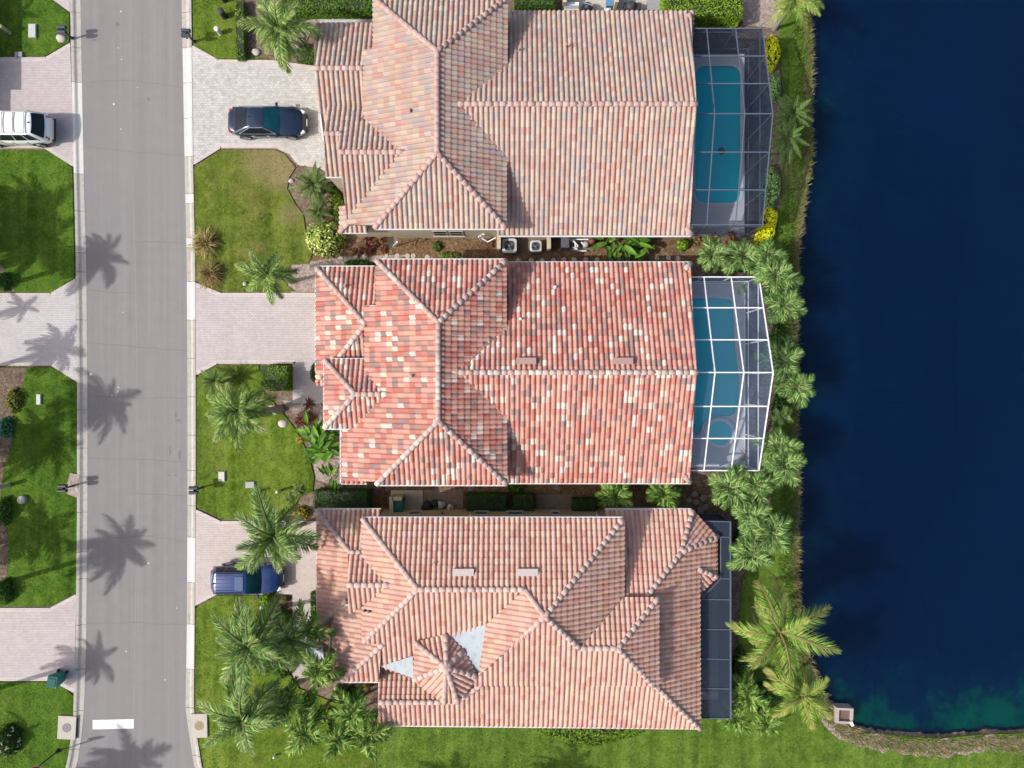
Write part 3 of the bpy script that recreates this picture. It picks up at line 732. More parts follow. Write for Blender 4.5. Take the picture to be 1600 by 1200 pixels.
def vent_pipe(root, px, py, z, h=.4, mat=None):
    p = P(px, py, z); mb = MB(); mb.tube([p, p + Vector((0, 0, h))], .06, 8); mb.tube([p + Vector((0, 0, -.05)), p + Vector((0, 0, .1))], [.14, .08], 8)
    mb.build('vent_pipe', mat or M_COLT, root)
def roof_vent(root, px, py, z, w, d, c, slope=0.0):
    p = P(px, py, z); mb = MB(); 
    mb.box(p + Vector((0, 0, .16)), (w, d, .06)); mb.box(p + Vector((0, 0, .05)), (w * .9, d * .86, .22))
    o = mb.build('roof_vent', simple('vent_paint', c, .6, vary=.06), root)
M_COLT = simple('terracotta_paint', (.40, .24, .20), .7)

# ---------------------------------------------------------------- northern house
h1 = thing('house', 'northern villa with faded buff and pink barrel tile roof beside the dark framed pool cage', 'house', P(800, 190))
R = Roof(h1, [(0.369, 0.237, 0.193), (0.387, 0.279, 0.223), (0.343, 0.261, 0.23), (0.405, 0.307, 0.236), (0.303, 0.251, 0.233), (0.374, 0.203, 0.164), (0.403, 0.333, 0.27)], [4, 5, 3, 3, 3, 2, 2],
         [(0.4, 0.261, 0.234), (0.413, 0.288, 0.256), (0.379, 0.244, 0.217)], 11)
E, RZ = 4.7, 6.3
R.plane([[(583, -3), (793, -3), (683, 80)]], (583, -3, E), (793, -3, E), (683, 80, RZ))
R.plane([[(585, 357), (790, 357), (683, 239)]], (585, 357, E), (790, 357, E), (683, 239, RZ))
R.plane([[(583, -3), (683, 80), (683, 239), (585, 357)], [(568, 78), (583.6, 75), (584.4, 184), (568, 184)], [(568, 184), (584.4, 184), (585, 352), (543, 351)]], (583, -3, E), (585, 357, E), (683, 160, RZ))
R.plane([[(793, -3), (791, 357), (683, 239), (683, 80)]], (793, -3, E), (791, 357, E), (683, 160, RZ))
R.plane([[(705, 163), (1088, 163), (1079, 18), (792, 18)]], (793, 18, 3.0), (1080, 18, 3.0), (1000, 163, 5.8))
R.plane([[(705, 163), (1088, 163), (1077, 367), (778, 367)]], (791, 367, 3.0), (1077, 367, 3.0), (1000, 163, 5.8))
R.plane([[(1074, 18), (1083, 18), (1083, 60), (1074, 58)]], (1083, 18, 2.95), (1083, 60, 2.95), (1072, 40, 3.25))
R.plane([[(1072, 322), (1081, 320), (1081, 366), (1072, 358)]], (1081, 320, 2.95), (1081, 366, 2.95), (1070, 340, 3.2))
R.plane([[(493, 37), (584, 37), (584, 107), (491, 107)]], (493, 37, 3.0), (583, 37, 3.0), (530, 107, 4.3))
R.plane([[(491, 107), (570, 107), (570, 170), (498, 170)], [(498, 170), (513, 170), (514, 219), (504, 219)]], (505, 167, 3.5), (568, 167, 3.5), (530, 107, 4.3))
R.plane([[(511, 167), (569, 167), (569, 209), (507, 209)], [(529, 238), (631, 238), (569, 184), (531, 184)]], (510, 167, 4.1), (569, 167, 4.1), (580, 238, 5.4))
R.plane([[(507, 209), (533, 209), (535, 276), (509, 276)]], (508, 276, 3.82), (535, 276, 3.82), (520, 209, 4.8))
R.plane([[(530, 238), (631, 238), (545, 349), (543, 350)]], (531, 348, 3.9), (600, 348, 3.9), (580, 238, 5.4))
R.plane([[(531, 363), (574, 363), (574, 346), (541, 346)]], (531, 363, 2.9), (574, 363, 2.9), (550, 345, 3.3))
R.plane([[(531, 322), (531, 363), (547, 347), (547, 322)]], (531, 322, 2.9), (531, 363, 2.9), (546, 340, 3.3))
R.cap([(585, 357, E), (683, 239, RZ), (683, 80, RZ), (583, -3, E)]); R.cap([(791, 357, E), (683, 239, RZ)]); R.cap([(793, -3, E), (683, 80, RZ)])
R.cap([(704, 163, 5.8), (1088, 163, 5.8)]); R.cap([(491, 107, 4.3), (568, 107, 4.3)]); R.cap([(529, 238, 5.4), (631, 238, 5.4)]); R.cap([(507, 209, 4.8), (534, 209, 4.8)])
R.cap([(1081, 366, 2.95), (1072, 357, 3.15)]); R.cap([(1083, 18, 2.95), (1075, 27, 3.2)]); R.cap([(531, 363, 2.9), (546, 347, 3.3)])
R.gutter(((585, 358, E), (791, 358, E)), ((778, 369, 3.0), (1079, 369, 3.0)), ((531, 364, 2.9), (574, 364, 2.9)), ((492, 108, 4.15), (505, 219, 3.0)), ((509, 277, 3.75), (534, 277, 3.75)))
R.build()
wall_w(h1, -.8, 10.2, 9.5, 22.1, 0, 3.0, M_WALL1); wall_w(h1, -7.7, -.8, 9.5, 21.9, 0, 4.65, M_WALL1)
wall_w(h1, -11.6, -7.7, 16.4, 21.4, 0, 2.95, M_WALL1); wall_w(h1, -11.0, -7.7, 12.4, 16.4, 0, 3.4, M_WALL1); wall_w(h1, -10.0, -7.7, 9.55, 12.4, 0, 2.8, M_WALL1)
mb = MB(); g0, g1 = P(1077, 190, 0), None
mb.mesh([(10.2, 9.5, 3), (10.2, 22.1, 3), (10.2, 15.8, 5.55), (10.0, 9.5, 3), (10.0, 22.1, 3), (10.0, 15.8, 5.55)], [(0, 1, 2), (5, 4, 3), (0, 3, 4, 1), (1, 4, 5, 2), (2, 5, 3, 0)]); mb.build('gable_wall', M_WALL1, h1)
for px in (688, 713): window(h1, (P(px, 365, 1.4).x, 9.5, 1.4), .9, 1.3, -1)
vent_pipe(h1, 643, 174, 5.6, .25, M_DARK); vent_pipe(h1, 811, 80, 4.2); vent_pipe(h1, 884, 74, 4.1)
mb = MB()
for px, ln in ((812, 1.1), (884, 1.1)): pass
# ---------------------------------------------------------------- middle house
h2 = thing('house', 'middle villa whose roof mixes brick red, salmon, charcoal and cream barrel tiles', 'house', P(800, 582))
R = Roof(h2, [(0.452, 0.206, 0.157), (0.483, 0.258, 0.199), (0.368, 0.116, 0.088), (0.405, 0.142, 0.104), (0.236, 0.148, 0.132), (0.288, 0.17, 0.147), (0.53, 0.455, 0.385), (0.463, 0.223, 0.173)], [5, 5.5, 2.8, 3.0, 2.0, 2.4, 2.4, 3.5],
         [(0.388, 0.299, 0.27), (0.356, 0.272, 0.242), (0.426, 0.258, 0.213), (0.499, 0.429, 0.37), (0.4, 0.316, 0.291)], 22)
E, RZ = 4.7, 6.25
R.plane([[(588, 407), (791, 407), (685, 504)]], (588, 407, E), (791, 407, E), (685, 504, RZ))
R.plane([[(588, 757), (792, 757), (685, 658)]], (588, 757, E), (792, 757, E), (685, 658, RZ))
R.plane([[(588, 407), (685, 504), (685, 658), (588, 757)], [(570, 477), (588, 477), (588, 600), (570, 600)], [(560, 600), (588, 600), (588, 670), (540, 670)], [(533, 670), (588, 670), (588, 752), (533, 752)]], (588, 407, E), (588, 757, E), (685, 580, RZ))
R.plane([[(791, 407), (792, 757), (685, 658), (685, 504)]], (792, 407, E), (792, 757, E), (685, 580, RZ))
R.plane([[(706, 582), (1088, 582), (1078, 411), (790, 411)]], (791, 411, 3.0), (1078, 411, 3.0), (1000, 582, 5.8))
R.plane([[(706, 582), (1088, 582), (1077, 754), (790, 754)]], (791, 754, 3.0), (1077, 754, 3.0), (1000, 582, 5.8))
R.plane([[(1072, 411), (1079, 411), (1079, 452), (1072, 450)]], (1079, 411, 2.95), (1079, 452, 2.95), (1069, 430, 3.25))
R.plane([[(1071, 714), (1078, 712), (1078, 754), (1071, 747)]], (1078, 712, 2.95), (1078, 754, 2.95), (1068, 730, 3.25))
R.plane([[(494, 418), (494, 602), (571, 507)]], (494, 418, 3.0), (494, 602, 3.0), (571, 507, 4.4))
R.plane([[(494, 418), (587, 418), (587, 507), (571, 507)]], (494, 418, 3.0), (585, 418, 3.0), (571, 507, 4.4))
R.plane([[(494, 602), (571, 602), (571, 507)]], (494, 602, 3.0), (571, 602, 3.0), (571, 507, 4.4))
R.plane([[(507, 562), (507, 669), (555, 616)]], (507, 562, 4.1), (507, 669, 4.1), (555, 616, 4.94))
R.plane([[(507, 562), (569, 562), (605, 616), (555, 616)]], (507, 562, 4.1), (569, 562, 4.1), (575, 616, 4.94))
R.plane([[(507, 669), (558, 669), (605, 616), (555, 616)]], (507, 669, 4.1), (559, 669, 4.1), (575, 616, 4.94))
R.plane([[(533, 755), (572, 755), (572, 746), (541, 746)]], (533, 755, 3.75), (572, 755, 3.75), (555, 746, 4.0))
R.cap([(588, 407, E), (685, 504, RZ), (685, 658, RZ), (588, 757, E)]); R.cap([(791, 407, E), (685, 504, RZ)]); R.cap([(792, 757, E), (685, 658, RZ)])
R.cap([(706, 582, 5.8), (1088, 582, 5.8)]); R.cap([(494, 418, 3.0), (571, 507, 4.4)]); R.cap([(571, 507, 4.4), (530, 558, 3.65)])
R.cap([(507, 562, 4.1), (555, 616, 4.94), (607, 616, 4.94)]); R.cap([(507, 669, 4.1), (555, 616, 4.94)])
R.cap([(1079, 411, 2.95), (1071, 420, 3.2)]); R.cap([(1078, 754, 2.95), (1070, 745, 3.2)])
R.gutter(((494, 416, 3.0), (585, 416, 3.0)), ((588, 405, E), (791, 405, E)), ((791, 409.5, 3.0), (1079, 409.5, 3.0)), ((588, 758.5, E), (792, 758.5, E)), ((792, 755.5, 3.0), (1077, 755.5, 3.0)), ((493, 418, 3.0), (493, 580, 3.0)),
         ((506, 562, 4.1), (506, 669, 4.1)), ((507, 560.5, 4.1), (569, 560.5, 4.1)), ((507, 670.5, 4.1), (558, 670.5, 4.1)), ((532, 671, 3.8), (532, 755, 3.8)), ((533, 756, 3.75), (573, 756, 3.75)))
R.build()
wall_w(h2, -.7, 10.2, -5.5, 6.9, 0, 3.0, M_WALL); wall_w(h2, -7.5, -.7, -5.4, 6.7, 0, 4.6, M_WALL)
wall_w(h2, -11.4, -7.5, 0.9, 6.6, 0, 2.95, M_WALL); wall_w(h2, -10.7, -7.5, -2.2, 0.9, 0, 4.0, M_WALL); wall_w(h2, -9.7, -7.5, -5.3, -2.2, 0, 3.7, M_WALL)
mb = MB(); mb.mesh([(10.2, -5.5, 3), (10.2, 6.9, 3), (10.2, .7, 5.5), (10.0, -5.5, 3), (10.0, 6.9, 3), (10.0, .7, 5.5)], [(0, 1, 2), (5, 4, 3), (0, 3, 4, 1), (1, 4, 5, 2), (2, 5, 3, 0)]); mb.build('gable_wall', M_WALL, h2)
roof_vent(h2, 822, 564, 5.65, 1.12, .36, (.31, .195, .175)); roof_vent(h2, 973, 564, 5.65, 1.12, .36, (.31, .195, .175))
vent_pipe(h2, 643, 587, 5.65, .3); vent_pipe(h2, 540, 447, 3.6, .3, M_COLT); vent_pipe(h2, 867, 449, 3.7, .35, M_WHITE); vent_pipe(h2, 813, 499, 4.5, .35, M_WHITE); vent_pipe(h2, 683, 489, 6.1, .3)
# ---------------------------------------------------------------- southern house
h3 = thing('house', 'southern villa with salmon barrel tile roof, eight sided turret and two grey flat roof patches', 'house', P(800, 960))
R = Roof(h3, [(0.494, 0.292, 0.222), (0.474, 0.269, 0.205), (0.522, 0.332, 0.248), (0.445, 0.25, 0.2), (0.493, 0.321, 0.257), (0.431, 0.206, 0.157)], [5, 4, 3, 3, 3, 2],
         [(0.456, 0.329, 0.287), (0.434, 0.308, 0.27), (0.478, 0.351, 0.309)], 33)
E, RZ, AP = 4.8, 6.33, 6.9
R.plane([[(566, 810), (820, 810), (820, 921), (653, 921)], [(820, 810), (974, 811), (851, 963), (820, 921)]], (566, 810, E), (974, 810, E), (750, 921, RZ))
R.plane([[(653, 921), (820, 921), (760, 976), (568, 1004)], [(568, 1004), (760, 976), (597, 1006)], [(597, 1006), (760, 976), (745, 1058), (645, 1058), (597, 1043)], [(597, 1006), (592, 1064), (533, 1064)]], (533, 1064, 3.8), (750, 1064, 3.8), (750, 921, RZ))
R.plane([[(566, 810), (653, 921), (568, 1004), (566, 1003)]], (566, 810, E), (566, 1003, E), (653, 921, RZ))
R.plane([[(522, 943), (567, 943), (599, 1006), (533, 1064), (522, 1064)]], (522, 960, 3.6), (522, 1063, 3.6), (599, 1006, 4.83))
R.plane([[(496, 797), (548, 864), (543, 938), (496, 980)]], (496, 797, 3.0), (496, 980, 3.0), (548, 864, 3.95))
R.plane([[(496, 797), (594, 797), (594, 863), (548, 863)]], (496, 797, 3.0), (594, 797, 3.0), (556, 863, 3.95))
R.plane([[(496, 980), (524, 980), (562, 938), (541, 937)]], (496, 980, 3.0), (524, 980, 3.0), (541, 938, 3.85))
R.plane([[(544, 867), (566, 867), (608, 914), (543, 914)]], (545, 867, 4.75), (566, 867, 4.75), (575, 914, 5.5))
R.plane([[(543, 914), (608, 914), (551, 957), (545, 957)]], (545, 957, 4.7), (575, 957, 4.7), (575, 914, 5.5))
R.plane([[(820, 921), (851, 963), (748, 1056), (760, 976)]], (745, 976, 5.2), (745, 1056, 5.2), (851, 963, AP))
R.plane([[(975, 811), (851, 963), (906, 1013), (975, 935)]], (975, 811, E), (975, 933, E), (851, 963, AP))
R.plane([[(851, 963), (906, 1013), (906, 1071), (731, 1071)], [(906, 1013), (965, 1013), (1021, 1071), (906, 1071)]], (757, 1071, 5.0), (1018, 1071, 5.0), (906, 1013, 6.06))
R.plane([[(975, 933), (1029, 933), (965, 1012), (906, 1012)]], (975, 933, 4.95), (1029, 933, 4.95), (935, 1012, 6.06))
R.plane([[(1029, 933), (1029, 1079), (965, 1013)]], (1029, 933, 4.95), (1029, 1078, 4.95), (965, 1013, 6.06))
R.plane([[(591, 1097), (700, 1097), (700, 1133), (592, 1132)], [(700, 1071), (1024, 1071), (1094, 1138), (700, 1133)]], (592, 1133, 3.1), (1094, 1138, 3.1), (900, 1071, 4.4))
R.plane([[(591, 1043), (645, 1060), (695, 1097), (591, 1097)]], (591, 1043, 3.1), (650, 1043, 3.1), (640, 1097, 3.87))
R.plane([[(945, 797), (1082, 797), (1064, 863), (1005, 938), (968, 938)]], (945, 797, 2.9), (1082, 797, 2.9), (1005, 935, 4.7))
R.plane([[(1005, 938), (1064, 863), (1093, 890), (1093, 938)], [(1064, 863), (1120, 839), (1120, 902), (1092, 889)], [(1020, 938), (1093, 938), (1094, 1139), (1024, 1070)]], (1093, 925, 3.1), (1093, 1139, 3.1), (1011, 931, 4.7))
R.plane([[(1082, 797), (1064, 863), (1120, 839)]], (1082, 797, 2.75), (1120, 839, 2.75), (1064, 863, 3.9))
R.plane([[(1090, 889), (1120, 902), (1094, 926)]], (1120, 902, 2.7), (1094, 926, 2.7), (1090, 889, 3.2))
tv = [(648, 1003), (697, 991), (724, 1016), (746, 1056), (716, 1098), (694, 1099), (646, 1062)]
for a, b in zip(tv, tv[1:] + tv[:1]): R.plane([[a, b, (697, 1043)]], (*a, 5.15), (*b, 5.15), (697, 1043, 5.95))
R.cap([(566, 810, E), (653, 921, RZ), (820, 921, RZ), (851, 963, AP)]); R.cap([(974, 811, E), (851, 963, AP)]); R.cap([(653, 921, RZ), (568, 1003, E)])
R.cap([(599, 1006, 4.83), (534, 1064, 3.75)]); R.cap([(851, 963, AP), (752, 1054, 5.0)]); R.cap([(851, 963, AP), (906, 1013, 6.06), (965, 1013, 6.06), (1021, 1071, 5.0)])
R.cap([(1029, 933, 4.95), (965, 1013, 6.06)]); R.cap([(1024, 1072, 4.45), (1094, 1139, 3.1)]); R.cap([(592, 1097, 3.87), (690, 1097, 3.87)])
R.cap([(752, 1069, 4.95), (712, 1097, 4.4)]); R.cap([(496, 797, 3.0), (548, 864, 3.95)]); R.cap([(496, 980, 3.0), (542, 938, 3.85)]); R.cap([(543, 914, 5.5), (609, 914, 5.5)]); R.cap([(547, 863, 3.95), (566, 863, 3.95)])
R.cap([(1082, 797, 2.9), (1064, 863, 3.85), (1008, 935, 4.7)]); R.cap([(1121, 838, 2.7), (1066, 862, 3.85)]); R.cap([(1121, 902, 2.72), (1091, 889, 3.2)])
for a in tv: 
    if a != (724, 1016) or True: R.cap([(*a, 5.15), (697, 1043, 5.95)])
R.gutter(((496, 795.5, 3.0), (595, 795.5, 3.0)), ((566, 808.5, E), (974, 808.5, E)), ((945, 795.5, 2.9), (1080, 795.5, 2.9)), ((495, 797, 3.0), (495, 980, 3.0)), ((496, 981, 3.0), (523, 981, 3.0)), ((533, 1066, 3.8), (592, 1066, 3.8)), ((521, 981, 3.55), (521, 1064, 3.55)), ((592, 1134, 3.05), (1094, 1139, 3.05)))
R.build()
for tri in ([(697, 991, 5.12), (760, 975, 5.5), (747, 1057, 5.1)], [(595, 1041, 4.3), (645, 1025, 4.75), (646, 1060, 4.45)]):
    mb = MB(); up = [P(*q) for q in tri]; dn = [q - Vector((0, 0, .25)) for q in up]; mb.mesh(up + dn, [(2, 1, 0), (3, 4, 5), (0, 1, 4, 3), (1, 2, 5, 4), (2, 0, 3, 5)])
    mb.build('flat_roof', M_FLAT, h3, merge=True)
wall_w(h3, -8.3, 6.3, -14.2, -8.12, 0, 4.72, M_WALL); wall_w(h3, -8.3, 6.3, -16.8, -14.2, 0, 3.4, M_WALL); wall_w(h3, 6.3, 11.0, -19.8, -8.0, 0, 2.9, M_WALL); wall_w(h3, -7.7, 6.3, -20.3, -16.6, 0, 3.1, M_WALL)
wall_w(h3, -11.4, -8.3, -14.3, -8.05, 0, 2.95, M_WALL); wall_w(h3, -10.0, -8.3, -17.2, -14.3, 0, 3.4, M_WALL); wall_w(h3, -5.2, -2.4, -17.6, -15.2, 3.1, 5.0, M_WALL)
wall_w(h3, 6.3, 8.2, -16.6, -12.5, 2.9, 4.8, M_WALL); wall_w(h3, 11.0, 12.0, -12.0, -9.4, 0, 2.6, M_WALL)
for px, w in ((648, .75), (752, .85), (805, 1.0), (868, .5)): window(h3, (P(px, 803, 1.5).x, -8.12, 1.55), w, .9, 1, None, True)
roof_vent(h3, 724, 893, 5.95, 1.2, .4, (.40, .34, .33)); roof_vent(h3, 824, 893, 5.95, 1.2, .4, (.40, .34, .33))
vent_pipe(h3, 571, 953, 4.85, .25, M_DARK); vent_pipe(h3, 578, 954, 4.95, .25, M_DARK); vent_pipe(h3, 679, 879, 5.75, .25)
mb = MB(); mb.tube([P(735, 804, .3), P(735, 805, 4.5)], .04, 6); mb.build('downpipe', M_WHITE, h3)
mb = MB(); mb.tube([P(931, 798, .2), P(933, 806, 3.5)], .045, 6); mb.build('downpipe', M_WHITE, h3)
mb = MB(); mb.box(P(691, 801, 1.8) + Vector((0, 0, 0)), (.12, .14, .3)); mb.build('wall_lamp', M_BRONZE, h3)

# the house across the street: only its shadow reaches into the picture
h4 = thing('house', 'terracotta roofed villa across the street behind the white off-roader', 'house', (-39.5, 20.5, 0))
mb = MB(); mb.prism([(-48, 16.6), (-35.6, 16.6), (-35.6, 25), (-48, 25)], 0, 3.0); mb.build('wall', M_WALL1, h4)
mb = MB(); b = [(-48.6, 18.2), (-34.9, 18.2), (-34.9, 25.6), (-48.6, 25.6)]
mb.mesh([(x, y, 3.0) for x, y in b] + [(-45, 21.9, 4.6), (-38.5, 21.9, 4.6)] , [(0, 1, 5, 4), (1, 2, 5), (2, 3, 4, 5), (3, 0, 4), (3, 2, 1, 0)]); mb.build('roof', M_COLT, h4)
mb = MB(); mb.prism([(-44, 15.2), (-36.4, 15.2), (-36.4, 18.2), (-44, 18.2)], 2.9, 3.15); mb.build('porch_roof', M_COLT, h4)
# ================================================================ pools and screen cages
M_DECK = concrete_mat('pool_deck_concrete', (.50, .50, .51), .2)
M_PLASTER = simple('pool_plaster', (.16, .50, .56), .7, vary=.1, scale=1.2)
M_PWATER = water_mat('pool_water', (.0, .66, .76), .2, (.5, .95, 1.0), .25, 1.6)
M_COPE = simple('pool_coping', (.52, .54, .55), .8, vary=.1)
def deck_with_hole(name, outer, inner, z, mat):
    bm = bmesh.new(); ed = []
    for lp in (outer, inner):
        vs = [bm.verts.new((p[0], p[1], z)) for p in lp]
        ed += [bm.edges.new((vs[i], vs[(i + 1) % len(vs)])) for i in range(len(vs))]
    bmesh.ops.triangle_fill(bm, use_beauty=True, edges=ed)
    for f in bm.faces:
        if f.normal.z < 0: f.normal_flip()
    me = bpy.data.meshes.new(name); bm.to_mesh(me); bm.free(); me.materials.append(mat)
    o = link(bpy.data.objects.new(name, me)); o['kind'] = 'structure'; return o
def pool(label, pts, deck, steps=None):
    c = sum(pts, Vector()) / len(pts); root = thing('swimming_pool', label, 'pool', (c.x, c.y, 0))
    n = len(pts)
    b = MB(); b.mesh([(p.x, p.y, .1) for p in pts] + [(p.x, p.y, -1.3) for p in pts], [(i, (i + 1) % n, n + (i + 1) % n, n + i) for i in range(n)] + [tuple(range(n, 2 * n))]); b.build('basin', M_PLASTER, root)
    w = MB(); w.face([(p.x, p.y, -.02) for p in pts]); w.build('water', M_PWATER, root)
    cp = MB()
    for i in range(n): cp.beam((*pts[i].xy, .105), (*pts[(i + 1) % n].xy, .105), .2, .06)
    cp.build('coping', M_COPE, root)
    for k, (cx, cy, r) in enumerate(steps or []):
        s = MB(); s.prism([(cx + r * math.cos(a * .196), cy + r * math.sin(a * .196)) for a in range(33)], -1.25, -.95 + .28 * k); s.build('step', M_PLASTER, root)
    deck_with_hole('pool_deck', deck, [(p.x, p.y) for p in pts], .09, M_DECK); return root
def rounded(x0, y0, x1, y1, r, n=6):
    out = []
    for cx, cy, a0 in ((x1 - r, y1 - r, 0), (x0 + r, y1 - r, 90), (x0 + r, y0 + r, 180), (x1 - r, y0 + r, 270)):
        for k in range(n + 1): a = math.radians(a0 + 90 * k / n); out.append(Vector((cx + r * math.cos(a), cy + r * math.sin(a), 0)))
    return out
a, b = P(1083, 320), P(1158, 102)
pool('rounded rectangular teal swimming pool under the dark framed screen cage', rounded(a.x, a.y, b.x, b.y, .75), [(10.2, 9.6), (15.12, 9.6), (15.12, 21.5), (10.2, 21.5)])
pts = [P(*q) for q in smooth_px([(1079, 464), (1144, 464), (1147, 480), (1149, 530), (1152, 562), (1157, 590), (1156, 630), (1147, 652), (1120, 653), (1100, 660), (1095, 680), (1079, 684), (1079, 600)], 2)]
pool('free form blue pool with curved steps under the white framed screen cage', pts, [(10.2, -5.35), (15.12, -5.35), (15.12, 6.6), (10.2, 6.6)], [(P(1083, 668).x, P(1083, 672).y, 1.0), (P(1083, 668).x, P(1083, 672).y, .7)])
c = P(1122, 676); sp = thing('spa', 'round raised spa with curved bench beside the free form pool', 'spa', (c.x, c.y, 0))
mb = MB(); mb.lathe((c.x, c.y, 0), [(1.0, .05), (1.0, .34), (.98, .36), (.78, .36), (.76, .34), (.76, .12)], 28); mb.build('rim', M_COPE, sp)
mb = MB(); mb.lathe((c.x, c.y, 0), [(.77, .10), (.77, .28), (.44, .28), (.42, .14)], 28); mb.build('bench', M_PLASTER, sp)
mb = MB(); mb.face([(c.x + .77 * math.cos(k * .224), c.y + .77 * math.sin(k * .224), .315) for k in range(28)]); mb.build('water', M_PWATER, sp)
def cage(label, x0, x1, y0, y1, yr, ze, zr, beams_px, pur, frame, scr, fw, rails, wall_scr=None):
    root = thing('pool_cage', label, 'screen cage', (x1, yr, 0)); wall_scr = wall_scr or scr
    def zt(y): return zr - (zr - ze) * (abs(y - yr) / (abs(y1 - yr) if y > yr else abs(yr - y0)))
    ys = [y0]
    for py in beams_px:
        z = ze
        for _ in range(12): y = (600 - py) / SC * (1 - z / H); z = zt(min(max(y, y0), y1))
        ys.append(y)
    ys += [y1]; ys = sorted(ys); xs = [x0] + pur + [x1]
    def beam(a, b, w=fw, h=fw * 1.6, nm='beam'):
        m_ = MB(); m_.beam(a, b, w, h); m_.build(nm, frame, root)
    def panel(q, m_):
        mb = MB(); mb.face(q); mb.build('screen_panel', m_, root)
    for y in ys: beam((x0, y, zt(y)), (x1, y, zt(y)))
    for x in pur + [x1]:
        for ya, yb in ((y0, yr), (yr, y1)): beam((x, ya, zt(ya)), (x, yb, zt(yb)), fw * .9)
    for ya, yb in zip(ys, ys[1:]):
        for xa, xb in zip(xs, xs[1:]):
            panel([(xa, ya, zt(ya) + .03), (xb, ya, zt(ya) + .03), (xb, yb, zt(yb) + .03), (xa, yb, zt(yb) + .03)], scr)
        zl = [.1] + rails
        for za, zb in zip(zl, zl[1:]): panel([(x1 + .01, ya, za), (x1 + .01, yb, za), (x1 + .01, yb, zb), (x1 + .01, ya, zb)], wall_scr)
        panel([(x1 + .01, ya, rails[-1]), (x1 + .01, yb, rails[-1]), (x1 + .01, yb, zt(yb)), (x1 + .01, ya, zt(ya))], wall_scr)
    for y in ys: beam((x1, y, .08), (x1, y, zt(y)), fw, fw, 'post')
    for z in rails: beam((x1, y0, z), (x1, y1, z), fw * .8, fw * .8, 'rail')
    beam((x1, y0, .12), (x1, y1, .12), fw, fw * .6, 'rail')
    for y in (y0, y1):
        s = -1 if y == y0 else 1
        for x in pur: beam((x, y, .08), (x, y, ze), fw, fw, 'post')
        for z in rails: 
            if z < ze - .05: beam((x0, y, z), (x1, y, z), fw * .8, fw * .8, 'rail')
        beam((x0, y, .12), (x1, y, .12), fw, fw * .6, 'rail')
        for xa, xb in zip(xs, xs[1:]):
            zl = [.1] + [z for z in rails if z < ze - .05] + [ze]
            for za, zb in zip(zl, zl[1:]): panel([(xa, y + s * .01, za), (xb, y + s * .01, za), (xb, y + s * .01, zb), (xa, y + s * .01, zb)], wall_scr)
        beam((xs[-2], y, ze), (x1, y, .9), fw * .4, fw * .4, 'brace')
    return root
SCR_D = screen_mat('dark_insect_screen', .25, (.004, .010, .022)); SCR_L = screen_mat('light_insect_screen', .25, (.085, .13, .20)); SCR_X = screen_mat('dense_insect_screen', .80, (.014, .024, .042))
SCR_W = screen_mat('dark_wall_screen', .52, (.012, .024, .052))
cage('tall gabled screen cage with thin grey frame over the rectangular pool', 10.45, 15.12, 9.6, 21.45, 15.67, 3.2, 4.8, [88, 131, 178, 238, 297], [11.75, 13.5], M_BRONZE, SCR_D, .055, [.75, 2.8], SCR_W)
cage('tall gabled screen cage with thick white frame over the free form pool', 10.45, 15.12, -5.3, 6.55, .66, 2.6, 4.85, [481, 531, 582, 635, 685], [11.75, 13.42], M_WHITE, SCR_L, .062, [.75, 2.5])
# low flat cage of the southern house
root = thing('pool_cage', 'low flat dark screened lanai roof along the back of the southern house', 'screen cage', (13.3, -15, 0))
zc = 2.5
def C3(px, py): return P(px, py, zc)
def c3beam(a, b, w=.06):
    m_ = MB(); m_.beam(a, b, w, .1); m_.build('beam', M_BRONZE, root)
W3 = M_WHITE
for a, b in [((1100, 814), (1141, 815)), ((1141, 815), (1141.5, 1122)), ((1141.5, 1122), (1095, 1122)), ((1100, 814), (1126, 839)), ((1126, 839), (1126, 904)), ((1126, 904), (1095, 936)), ((1126, 839), (1141, 839)), ((1126, 904), (1141, 904)), ((1095, 936), (1141, 937)), ((1095, 983), (1141, 983.5)), ((1095, 1029), (1141, 1030)), ((1095, 1075), (1141, 1076))]:
    c3beam(C3(*a), C3(*b), .085 if a == (1141, 815) else .05)
for q in [[(1100, 814), (1141, 815), (1141, 839), (1126, 839)], [(1126, 839), (1141, 839), (1141, 904), (1126, 904)], [(1126, 904), (1141, 904), (1141, 937), (1095, 936)], [(1092, 936), (1141, 937), (1141, 983.5), (1092, 983)], [(1092, 983), (1141, 983.5), (1141, 1030), (1092, 1029)], [(1092, 1029), (1141, 1030), (1141, 1076), (1092, 1075)], [(1092, 1075), (1141, 1076), (1141, 1122), (1092, 1122)]]:
    mb = MB(); mb.face([C3(*z) for z in q]); mb.build('screen_panel', SCR_X, root)
xw = C3(1141, 900).x; ya, yb = C3(1141, 1122).y, C3(1141, 815).y
n = 8
for k in range(n + 1):
    y = ya + (yb - ya) * k / n; mb = MB(); mb.beam((xw, y, .05), (xw, y, zc), .06, .06); mb.build('post', M_BRONZE, root)
    if k < n:
        y2 = ya + (yb - ya) * (k + 1) / n; mb = MB(); mb.face([(xw + .01, y, .08), (xw + .01, y2, .08), (xw + .01, y2, zc), (xw + .01, y, zc)]); mb.build('screen_panel', SCR_X, root)
for y in (ya, yb):
    mb = MB(); mb.face([(11.0, y, .08), (xw, y, .08), (xw, y, zc), (11.0, y, zc)]); mb.build('screen_panel', SCR_X, root)
mb = MB(); mb.prism([(10.9, ya), (xw, ya), (xw, yb), (10.9, yb)], .0, .08); o = mb.build('lanai_floor', M_DECK); o['kind'] = 'structure'
